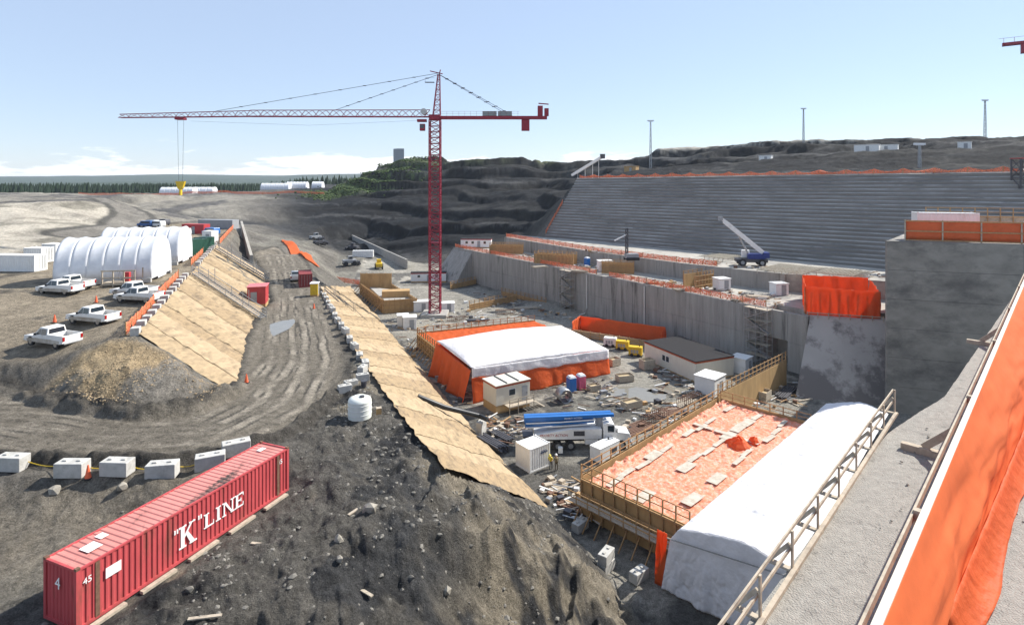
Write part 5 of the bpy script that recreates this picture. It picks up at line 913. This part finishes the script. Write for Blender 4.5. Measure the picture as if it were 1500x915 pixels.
B().box((0, 0, 1.2), (6.5, 2.4, .7)).build('chassis', DSTEEL, t, bevel=.05); B().box((-1.0, 0, 2.1), (3.6, 2.2, 1.1)).build('upper_body', NAVY, t, bevel=.08); B().box((-3.0, 0, 2.4), (1.2, 2.3, 1.2)).build('counterweight', NAVY, t, bevel=.08); c_ = B().box((1.0, -.8, 2.5), (1.6, 1.0, 1.6)).build('cab', WHITE, t, bevel=.06); B().box((1.0, -1.31, 2.7), (1.2, .03, .9)).build('window', GLASS, c_)
for x in (-2, 2):
    for s in (-1, 1): w_ = wheel(B(), x, s * 1.25, .8, .6).build('wheel', BLACK, t, smooth=1); B().tube([(x, s * 1.58, .8), (x, s * 1.4, .8)], .4, 12).build('rim', GREY, w_)
B().beam((-2.4, .2, 2.9), (5.6, .2, 9.6), .8, .9).build('boom', WHITE, t, bevel=.04); B().beam((3, .2, 7.6), (6.2, .2, 10.2), .6, .65).build('boom_extension', WHITE, t); B().box((6.4, .2, 10.2), (.9, .6, .9)).build('boom_head', GREY, t); B().tube([(.6, .2, 2.6), (2.6, .2, 6.6)], .2, 8).build('lift_cylinder', STEEL, t)
t = thing('drill_rig', 'small drill rig with upright mast on the upper deck', 'drill rig', P(918, 381, 13.5), R(10)); lattice(B(), (0, 0, .5), (0, 0, 7.5), .5, .5, 12, .06).build('mast', DSTEEL, t); B().box((1.2, 0, 1.0), (3, 1.6, 1.1)).build('body', GREY, t, bevel=.05); [B().box((1.2, s * .9, .35), (3.2, .4, .7)).build('track', BLACK, t, bevel=.1) for s in (-1, 1)]; B().beam((0, 0, 6), (-3, 0, 4.6), .25).build('feed_arm', WHITE, t)
for k, (px, py, nx) in enumerate(((1160, 407, 16), (1235, 412, 12), (1060, 388, 10))):
    t = thing('rebar_mat', ('broad rebar mat on the upper deck behind the orange enclosure', 'rebar mat nearest the tall pier on the upper deck', 'small rebar mat on the upper deck left of the mobile crane')[k], 'rebar', P(px, py - 8, 13.5), R(-45)); m_ = mat('pale_rebar', (.36, .33, .27), .8, .3)
    for i in range(nx): B().box((0, (i - nx / 2) * .8, .75), (9, .08, .08)).build('bar', m_, t); B().box(((i - nx / 2) * .55, 0, .85), (.08, nx * .8, .08)).build('bar', m_, t); B().box(((i - nx / 2) * .55, (i * 5 % nx - nx / 2) * .8, .4), (.1, .1, .8)).build('chair_leg', m_, t)
container('pier_container', 'white container with dark logo on top of the tall pier', Vector((61.5, 82.5, 24.9)), R(-18), 7.4, 2.6, WHITE, per=.5, doors=False); ob = bpy.data.objects['pier_container']; B().side([(-2.6, .55), (-2.45, .55), (-2.1, 1.15), (-2.25, 1.15)], -1.245, -1.22).build('blurred_sign', NAVYL, ob); [B().box((-1.9 + k * .26, -1.235, .72 + .05 * (k % 3 == 0)), (.2, .02, .26)).build('blurred_sign', NAVYL, ob) for k in range(7)]
t = thing('pier_formwork', 'timber formwork frame behind the white container on the pier', 'formwork', (0, 0, 0)); form_wall(t, Vector((62, 87, 0)), Vector((84, 80, 0)), 23.7, 26.9, 1.5, 1.2, Vector((-.3, -1, 0)), GWOOD)
t = thing('white_bag', 'white tarp bundle on the pier right of the container', 'tarp bundle', (71.5, 79.8, 23.7)); blob(1.8, 3.4, 2).build('heap', WTARP, t, smooth=4)
for a, b_, h, lb in ((P(688, 455), P(757, 441), 1.6, 'low timber form on the pit floor below the far wall'), (P(660, 424), P(705, 414), 1.5, 'low timber form at the foot of the sloped wall end'), (P(735, 432), P(800, 448), 1.2, 'low timber form beside the scaffold on the far wall')):
    t = thing('low_form', lb, 'formwork'); form_wall(t, a, b_, .02, h, 1.6, .9, Vector((-.3, -1, 0)))
for px, py, r, lb in ((668, 470, 20, 'rebar cage right of the crane foundation'), (1010, 590, 40, 'rebar cage behind the timber formwork near the office'), (960, 615, 40, 'rebar cage right of the pump truck cab'), (740, 460, 15, 'rebar cage behind the white roofed enclosure')):
    t = thing('rebar_cage', lb, 'rebar', P(px, py), R(r))
    for y in (-.6, 0, .6):
        for z in (.15, 1.0): B().box((0, y, z), (4.6, .06, .06)).build('bar', RUST, t)
    for k in range(10): x = -2.2 + k * .48; B().beam((x, -.65, .1), (x, -.65, 1.05), .05).beam((x, .65, .1), (x, .65, 1.05), .05).beam((x, -.65, 1.05), (x, .65, 1.05), .05).build('hoop', RUST, t)
# --- light masts
for px, ytop, d, lb in ((953, 178, 255, 'thin light mast above the left end of the buttress crest'), (1177, 160, 300, 'thin light mast on the ridge, middle of the three on the skyline'), (1443, 148, 250, 'thin light mast on the ridge nearest the second crane'), (1347, 213, 150, 'light mast rising from behind the pier parapet')):
    tp = Pd(px, ytop, d); zb = gz(tp.x, tp.y) if d != 150 else 20; t = thing('light_mast', lb, 'light mast', (tp.x, tp.y, zb)); h = tp.z - zb; lattice(B(), (0, 0, 0), (0, 0, h), .9, .35, int(h / 1.2), .07).build('mast', STEEL, t)
    B().box((0, 0, h), (2.2, .2, .15)).build('cross_arm', STEEL, t)
    for k in range(6): B().box((-1.25 + k * .5, 0, h + .35), (.42, .35, .5)).build('flood_lamp', CLEAR, t)
# --- far benches and plain
for px, py, d, w, lb in ((925, 234, 225, 5, 'small brown hut on the bench above the buttress'), (1122, 232, 205, 4, 'grey hut on the rock bench, right of the brown one'), (1270, 225, 190, 7, 'white tank trailer on the rock bench, left of its twin'), (1297, 224, 190, 7, 'white tank trailer on the rock bench, right of its twin'), (1413, 227, 180, 3.4, 'tiny white box on the rock bench near the second crane')):
    p = Pd(px, py, d); p.z = gz(p.x, p.y); cabin('bench_hut', lb, 'hut', p, R(-40), (w, 2.6, 2.4), WHITE if w != 5 else PLY, door=.3)
t = thing('conveyor', 'white inclined conveyor on the left end of the buttress crest', 'conveyor', RT - 2 * V + Vector((0, 0, 33))); cb = B().beam((-1, 3, 1), (9, -2, 7.4), 1.1, .9); [cb.beam((x, 3 - x * .5, 0), (x, 3 - x * .5, 1 + x * .64), .15) for x in (1, 3.5, 6, 8)]; cb.build('boom', WHITE, t); B().box((9.2, -2, 7.6), (1.6, 1.4, 1.6)).build('head_drum', DSTEEL, t); B().box((3.5, 2.2, .6), (5, 1.4, 1.2)).build('undercarriage', DSTEEL, t)
p = Pd(584, 238, 600); p.z = gz(p.x, p.y) - 1; TH = Pd(584, 218, 600).z - p.z; t = thing('concrete_tower', 'plain grey concrete tower block on the skyline hill', 'tower', p, R(20)); [B().box((-3.6 + k * 2.4, 0, TH / 2), (2.35, 9.4, TH if k else TH - .4)).build('wall_panel', mat('far_concrete', (.30, .32, .34), .9), t) for k in range(4)]
p = p
for px, py, d, l_, lb in ((262, 285, 480, 26, 'far white arched tent on the plain, left of a longer one'), (287, 284, 500, 32, 'far longer white arched tent under the crane hook'), (405, 284, 470, 22, 'far white arched tent left of the rock hill'), (436, 284, 480, 16, 'far small white tent nearest the rock hill'), (466, 283, 480, 8, 'far tiny white tent at the foot of the green hill')):
    p = Pd(px, py, d); p.z = gz(p.x, p.y) - .5; tent(lb, p, R(5), l_, 11, 6.2, 6)
fp = [on(Pd(px, 287, 400), .2) for px in range(115, 481, 12)]; fence('plain_fence', 'far orange fence line along the edge of the plain', fp, 1.6, 14, pw=.2)
cols = [WHITE, mat('blue_car_paint', (.05, .12, .3), .3), GREY, WHITE, RED, WHITE]
def car(label, p, rz, m):
    t = thing('parked_van', label, 'van', p, rz, 'vehicles parked beyond the tents'); B().side([(-2.5, .4), (-2.5, 1.1), (-2.3, 1.95), (1.1, 1.95), (1.7, 1.2), (2.5, 1.05), (2.5, .4)], -.95, .95).build('body', m, t, bevel=.06)
    for s in (-1, 1): B().box((-.5, s * .96, 1.5), (2.9, .02, .5)).build('window_band', GLASS, t)
    B().raw([(1.18, -.8, 1.88), (1.18, .8, 1.88), (1.7, .85, 1.25), (1.7, -.85, 1.25)], [(0, 1, 2, 3)]).build('windscreen', GLASS, t, solid=.03)
    for x in (1.6, -1.6):
        for s in (-1, 1): wheel(B(), x, s * .88, .36, .24).build('wheel', BLACK, t)
for k, (px, py) in enumerate(((214, 333), (222, 331), (230, 333), (238, 330), (265, 345), (309, 344))): car(('blue van, leftmost of the row beyond the rear tent', 'grey van, second in the row beyond the rear tent', 'white van, third in the row beyond the rear tent', 'dark van, rightmost of the row beyond the rear tent', 'white van between the rear tent and the red container', 'light blue van behind the green tanks')[k], on(P(px, py, 17.4)), R(random.uniform(150, 175)), (cols[1], GREY, WHITE, DSTEEL, WHITE, BLUE)[k])
for k, (px, py, d, m, lb) in enumerate(((278, 372, (3.4, 2.6, 3), GREEN, 'dark green tank container, left of three by the rear tent'), (289, 370, (3, 2.6, 2.8), GREEN, 'dark green tank container, middle of three'), (299, 365, (3, 2.6, 2.6), GREEN, 'dark green tank container, right of three'), (270, 372, (1.2, 1.6, 2.4), WHITE, 'narrow white box between rear tent and green tanks'), (308, 354, (2.6, 2.4, 2.6), WHITE, 'white box behind the green tanks'), (320, 335, (12, 3, 2.6), GREY, 'long grey trailer at the far end of the parking area'), (326, 329, (13, 3, 2.6), WHITE, 'long white trailer behind the grey one at the far end'), (287, 342, (7, 2.5, 2.5), RED, 'red container behind the green tanks'))):
    cabin('yard_unit', lb, 'container', on(P(px, py, 17.4)), R(-12), d, m, over=.02, door=None if d[0] < 2 else .2)
def loader(label, p, rz, m):
    t = thing('earth_mover', label, 'earth mover', p, rz, 'machines in the far yard'); B().box((0, 0, 1.5), (4.6, 2.2, 1.2)).build('body', m, t, bevel=.1); c_ = B().box((.3, 0, 2.7), (1.5, 1.5, 1.3)).build('cab', m, t, bevel=.05); B().box((.3, -.77, 2.8), (1.1, .03, .8)).build('window', GLASS, c_); B().loft([[(2.9, -1.3, .3), (3.9, -1.3, .2), (3.9, 1.3, .2), (2.9, 1.3, .3)], [(2.9, -1.3, 1.4), (3.4, -1.3, 1.5), (3.4, 1.3, 1.5), (2.9, 1.3, 1.4)]]).build('bucket', DSTEEL, t); B().beam((1.5, 0, 1.8), (3.2, 0, .9), .4).build('lift_arm', m, t)
    for x in (-1.5, 1.5):
        for s in (-1, 1): wheel(B(), x, s * 1.2, .8, .5).build('wheel', BLACK, t)
for px, py, m, lb in ((462, 368, GREY, 'dark machine in the far yard beside the orange strip'), (468, 373, DSTEEL, 'dark machine just in front of another in the far yard'), (512, 388, GREY, 'grey machine in the middle of the far yard'), (518, 366, DSTEEL, 'dark machine near the retaining wall of the far yard'), (555, 390, YELLOW, 'yellowish machine at the right end of the far yard')): loader(lb, on(P(px, py, 2)), R(random.uniform(0, 180)), m)
container('yard_container', 'white container near the retaining wall in the far yard', on(P(532, 376, 2)), R(5), 8, 2.6, WHITE, per=.8, doors=False)
# --- rocks and debris
ROCK = mat('pale_rock', (.30, .275, .23), .95, .25, 3, bump=.5)
ICO = bmesh.new(); bmesh.ops.create_icosphere(ICO, subdivisions=1, radius=1); iv = np.array([v.co[:] for v in ICO.verts]); itf = [[v.index for v in f.verts] for f in ICO.faces]; ICO.free()
def rock(b_, p, s, sq=.7): k = iv * (1 + rng.uniform(-.28, .28, (len(iv), 1))) * s * np.array([1, rng.uniform(.6, 1), sq]); a = rng.uniform(0, 6.28); c, s_ = math.cos(a), math.sin(a); b_.raw([(p[0] + v[0] * c - v[1] * s_, p[1] + v[0] * s_ + v[1] * c, p[2] + v[2]) for v in k], itf)
for px, py, s, lb in ((542, 748, .5, 'pale pointed boulder on the dirt mound above the container corner'), (496, 792, .3, 'small boulder near the right end of the red container'), (498, 822, .28, 'small round stone in the middle of the foreground dirt'), (180, 715, .35, 'grey boulder below the row of blocks'), (80, 720, .4, 'pale boulder at the left below the blocks'), (655, 868, .28, 'stone near the muddy puddle at the bottom')): p = PG(px, py); b_ = B(); rock(b_, (0, 0, .15), s, .9); tag(b_.build('boulder', ROCK, loc=p), lb, 'boulder')
for px, py, r, l_, lb in ((535, 868, -35, 1.1, 'short loose plank on the foreground dirt'), (300, 905, 10, 1.5, 'pale plank lying below the red container'), (375, 797, -10, .6, 'small board beside the red container'), (518, 750, 60, .9, 'thin stick standing in the dirt')): p = PG(px, py); tag(B().box((0, 0, .06), (l_, .18, .06)).build('loose_plank', GWOOD, loc=p, rz=R(r)), lb, 'plank')
def scatter(name, label, polys, n, smin, smax, m, pw=2.5, clus=-.02):
    b_ = B(); k = 0; pts_ = []
    for poly, cnt in polys:
        xs = [q[0] for q in poly]; ys = [q[1] for q in poly]; x = rng.uniform(min(xs), max(xs), cnt * 3); y = rng.uniform(min(ys), max(ys), cnt * 3); i = np.where(poly_sd(x, y, poly) < 0)[0][:cnt]; pts_.append(np.stack([x[i], y[i]], -1))
    q = np.concatenate(pts_); q = q[(fbm(q[:, 0], q[:, 1], 5, 3, 77) + rng.uniform(-.25, .25, len(q))) > clus]; z = ground_z(q[None, :, 0], q[None, :, 1])[0]
    for (x, y), zz in zip(q, z): s_ = smin + (smax - smin) * rng.uniform() ** pw; rock(b_, (x, y, zz - .25 * s_), s_)
    tag(b_.build(name, m), label, None, None, 'stuff')
scatter('loose_stones', 'loose grey stones scattered over the foreground dirt', [(Z_dirt, 16000)], 0, .025, .26, mat('grey_stone', (.17, .16, .14), .95, .5, .9), 7); scatter('gravel_pile_stones', 'tan stones covering the gravel pile by the parking area', [(Z_pile, 5200)], 0, .025, .13, mat('tan_stone', (.33, .25, .155), .95, .45, .7), 3)
def debris(name, label, regs, n, zd=None, seed=3):
    rr = random.Random(seed); by = {}
    for reg in regs:
        for k in range(n):
            u, v = rr.random(), rr.random(); q = [P(*c) for c in reg]; p = lerp(lerp(q[0], q[1], u), lerp(q[3], q[2], u), v); a = rr.choice((.6, -.75, .1)) + rr.uniform(-.5, .5); l_ = rr.uniform(.3, 2.6) ; d = Vector((math.cos(a), math.sin(a), rr.uniform(-.03, .06))) * l_; z = Vector((0, 0, rr.uniform(.08, .3)))
            m = rr.choice((GWOOD, GWOOD, WOOD, DSTEEL, RUST, WHITE, STEEL)); b_ = by.setdefault(m.name, (m, B()))[1]
            if rr.random() < .75: b_.beam(p + z, p + d + z, rr.uniform(.06, .2), rr.uniform(.04, .12))
            else: s = rr.uniform(.25, .7); b_.box(p + Vector((0, 0, s * .4)), (s * rr.uniform(.8, 1.6), s, s * .8), a)
    root = tag(bpy.data.objects.new(name, None), label, None, None, 'stuff'); COL.objects.link(root)
    for m, b_ in by.values(): b_.build('debris', m, root)
debris('site_debris', 'scattered boards, bars and boxes on the pit floor', [[(560, 470), (600, 470), (700, 600), (660, 600)], [(880, 590), (960, 590), (1060, 600), (900, 640)], [(660, 440), (830, 440), (840, 470), (690, 465)], [(780, 705), (850, 700), (870, 770), (820, 760)], [(790, 560), (900, 555), (930, 600), (800, 600)], [(950, 530), (1000, 560), (1050, 590), (960, 580)], [(1090, 560), (1160, 560), (1180, 590), (1110, 600)], [(700, 615), (760, 610), (770, 640), (720, 650)], [(500, 402), (560, 405), (545, 425), (515, 420)], [(610, 462), (700, 455), (720, 470), (620, 490)], [(680, 425), (800, 445), (830, 462), (700, 450)]], 80)
debris('deck_debris', 'scattered boards and boxes on the powerhouse wall decks', [[(760, 372, 10), (900, 392, 10), (900, 402, 10), (780, 382, 10)], [(920, 405, 10), (1150, 435, 10), (1140, 448, 10), (930, 412, 10)], [(850, 366, 13.45), (1140, 392, 13.45), (1130, 398, 13.45), (870, 370, 13.45)], [(1100, 390, 13.45), (1290, 400, 13.45), (1290, 408, 13.45), (1110, 396, 13.45)]], 130, seed=5)
b_ = B()
for k in range(1500):
    p = along(pr[:5], rng.uniform(.25, .9)) + V * (.5 + rng.uniform() ** 1.3 * 9); rock(b_, (p.x, p.y, 24.03), .012 + .06 * rng.uniform() ** 6, .6)
tag(b_.build('deck_grit', mat('deck_grit', (.25, .24, .215), .95, .5, 2)), 'loose grit and chips on the foreground deck', None, None, 'stuff')
# two workers
def person(label, p, rz, jacket, trousers, hat, bend=0.0):
    t = thing('person', label, 'person', p, rz); s, c = math.sin(bend), math.cos(bend)
    def up(x, y, z): dz = z - .95; return (x + 0, y - dz * s, .95 + dz * c) if z > .95 else (x, y, z)
    V_ = [up(0, 0, .95), up(0, 0, 1.2), up(0, 0, 1.42), up(0, -.02, 1.52), up(0, -.03, 1.64), up(0, -.02, 1.74)]; rad_ = [.15, .145, .15, .06, .095, .08]; E_ = [(0, 1), (1, 2), (2, 3), (3, 4), (4, 5)]
    def chain(root, pts_, rs):
        k = root
        for q, r in zip(pts_, rs): V_.append(q); rad_.append(r); E_.append((k, len(V_) - 1)); k = len(V_) - 1
        return k
    for sx in (-1, 1):
        chain(0, [(sx * .1, 0, .86), (sx * .12, -.03 * sx, .48), (sx * .12, .03, .1), (sx * .13, -.12, .05)], [.10, .075, .055, .05])
        h_ = chain(2, [up(sx * .19, 0, 1.42), up(sx * .25, -.06, 1.15), up(sx * .22, -.24, .98 + .1)], [.07, .05, .038])
        for f_, (dx, dl) in enumerate(((-.03, .07), (-.012, .09), (.006, .095), (.024, .085), (-.05 * sx, .05))): q = V_[h_]; chain(h_, [(q[0] + dx, q[1] - .05, q[2] - .02), (q[0] + dx, q[1] - .05 - dl * .6, q[2] - .05)], [.012, .009])
    me_ = bpy.data.meshes.new('body'); me_.from_pydata(V_, E_, []); o = bpy.data.objects.new('body_src', me_); COL.objects.link(o); md = o.modifiers.new('skin', 'SKIN'); o.modifiers.new('sub', 'SUBSURF').levels = 1
    for k, sv in enumerate(me_.skin_vertices[0].data): sv.radius = (rad_[k], rad_[k]); sv.use_root = k == 0
    me2 = bpy.data.meshes.new_from_object(o.evaluated_get(bpy.context.evaluated_depsgraph_get())); bpy.data.objects.remove(o); me2.materials.clear(); [me2.materials.append(m) for m in (jacket, trousers, mat('skin_tone', (.45, .27, .19), .6, .05), BLACK)]
    for f_ in me2.polygons:
        z = f_.center.z; f_.material_index = 3 if z < .12 else 1 if z < .9 else 2 if (f_.center - Vector(V_[4])).length < .15 or (f_.center.y < -.22 and z < 1.12) else 0
    b_ = bpy.data.objects.new('body', me2); COL.objects.link(b_); b_.parent = t; me2.shade_smooth(); hd = Vector(V_[5])
    B().loft([[(hd.x + math.cos(a) * r, hd.y + math.sin(a) * r * 1.15, hd.z + z) for a in [2 * math.pi * k / 14 for k in range(14)]] for r, z in ((.15, -.01), (.125, .0), (.12, .06), (.08, .11), (.02, .125))]).build('hard_hat', hat, t, smooth=1)
    ch = Vector(V_[1]); B().loft([[(math.cos(a) * r, up(0, 0, z)[1] + math.sin(a) * r * .75, up(0, 0, z)[2]) for a in [2 * math.pi * k / 14 for k in range(14)]] for r, z in ((.20, .93), (.19, 1.15), (.21, 1.36), (.15, 1.46))], False).build('safety_vest', jacket, t, smooth=1, solid=.01)
HIVIS = mat('hi_vis_yellow', (.75, .6, .08), .7, .1)
person('person in yellow jacket bending beside the short white container', P(807, 686), R(-20), HIVIS, mat('dark_trousers', (.03, .035, .045), .8), mat('yellow_hat', (.8, .65, .12), .4), .5); person('person in olive clothing and white hard hat near the white container', P(815, 689), R(200), mat('olive_jacket', (.20, .16, .09), .8), mat('khaki_trousers', (.16, .14, .10), .8), WHITE, .05)
# puddles
WATER = mat('muddy_water', (.20, .185, .15), .05, .1, 1, spec=.7)
for k, (px, py, rx, ry, z) in enumerate(((405, 482, 1.9, 5.0, 11.08), (925, 577, 5.5, 3.2, .10), (985, 572, 4, 1.4, .10), (640, 558, 2, .8, .1))):
    p = PG(px, py) if z == 0 else P(px, py, z); vs = [(math.cos(a) * rx * (1 + .3 * nz(math.cos(a), math.sin(a), k)), math.sin(a) * ry * (1 + .3 * nz(math.cos(a), math.sin(a), k + 5)), .0) for a in [2 * math.pi * i / 40 for i in range(40)]]; o = B().raw(vs, [tuple(range(40))]).build('puddle', WATER, loc=(p.x, p.y, max(z, gz(p.x, p.y) + .05))); o['kind'] = 'structure'
# far forest
b_ = B(); N_ = 4600; dd = rng.uniform(620, 980, N_); aa = np.radians(rng.uniform(-52, -14, N_)); zx = np.sin(aa) * dd; zy = np.cos(aa) * dd; zz = ground_z(zx[None], zy[None])[0]
for x, y, z in zip(zx, zy, zz):
    h = 4 + 7 * rng.uniform() ** 1.3; r = h * rng.uniform(.13, .26); b_.raw([(x + r * math.cos(a), y + r * math.sin(a), z + h * f_) for f_, w in ((.1, 1),) for a in (0, 1.26, 2.5, 3.8, 5)] + [(x, y, z + h)], [(0, 1, 5), (1, 2, 5), (2, 3, 5), (3, 4, 5), (4, 0, 5)])
tag(b_.build('far_forest', mat('conifer_green', (.022, .04, .022), .95, .4, .05)), 'distant dark conifer forest on the plain at the left', None, None, 'stuff')
b_ = B(); N_ = 2600; q = [Pd(490, 276, 420), Pd(520, 262, 418), Pd(560, 246, 418), Pd(600, 234, 416)]
for k in range(N_): p = along(q, rng.uniform()) + Vector((rng.normal(0, 11), rng.normal(-10, 14), 0)); p.z = 0; b_.v.append((p.x, p.y, 0))
xs = np.array([v[0] for v in b_.v]); ys = np.array([v[1] for v in b_.v]); zs = ground_z(xs[None], ys[None])[0]; b_ = B()
for x, y, z in zip(xs, ys, zs): rock(b_, (x, y, z + .5), rng.uniform(.3, 1.0), .7)
tag(b_.build('hill_shrubs', mat('shrub_green', (.06, .09, .03), .95, .4, .2)), 'green scrub covering the flank of the rock hill', None, None, 'stuff')
# --- haze
zs_ = 105.0; hb = B().box((0, 3700, zs_ / 2 - 10), (26000, 7900, zs_ + 20)).build('haze', bpy.data.materials.new('air')); hm = hb.data.materials[0]; hm.use_nodes = True; hn = hm.node_tree; hn.nodes.remove(hn.nodes['Principled BSDF'])
pv = hn.nodes.new('ShaderNodeVolumePrincipled'); pv.inputs['Color'].default_value = (.82, .9, 1, 1); pv.inputs['Density'].default_value = .00008; pv.inputs['Anisotropy'].default_value = .3; hn.links.new(pv.outputs[0], hn.nodes['Material Output'].inputs['Volume']); hb['kind'] = 'stuff'
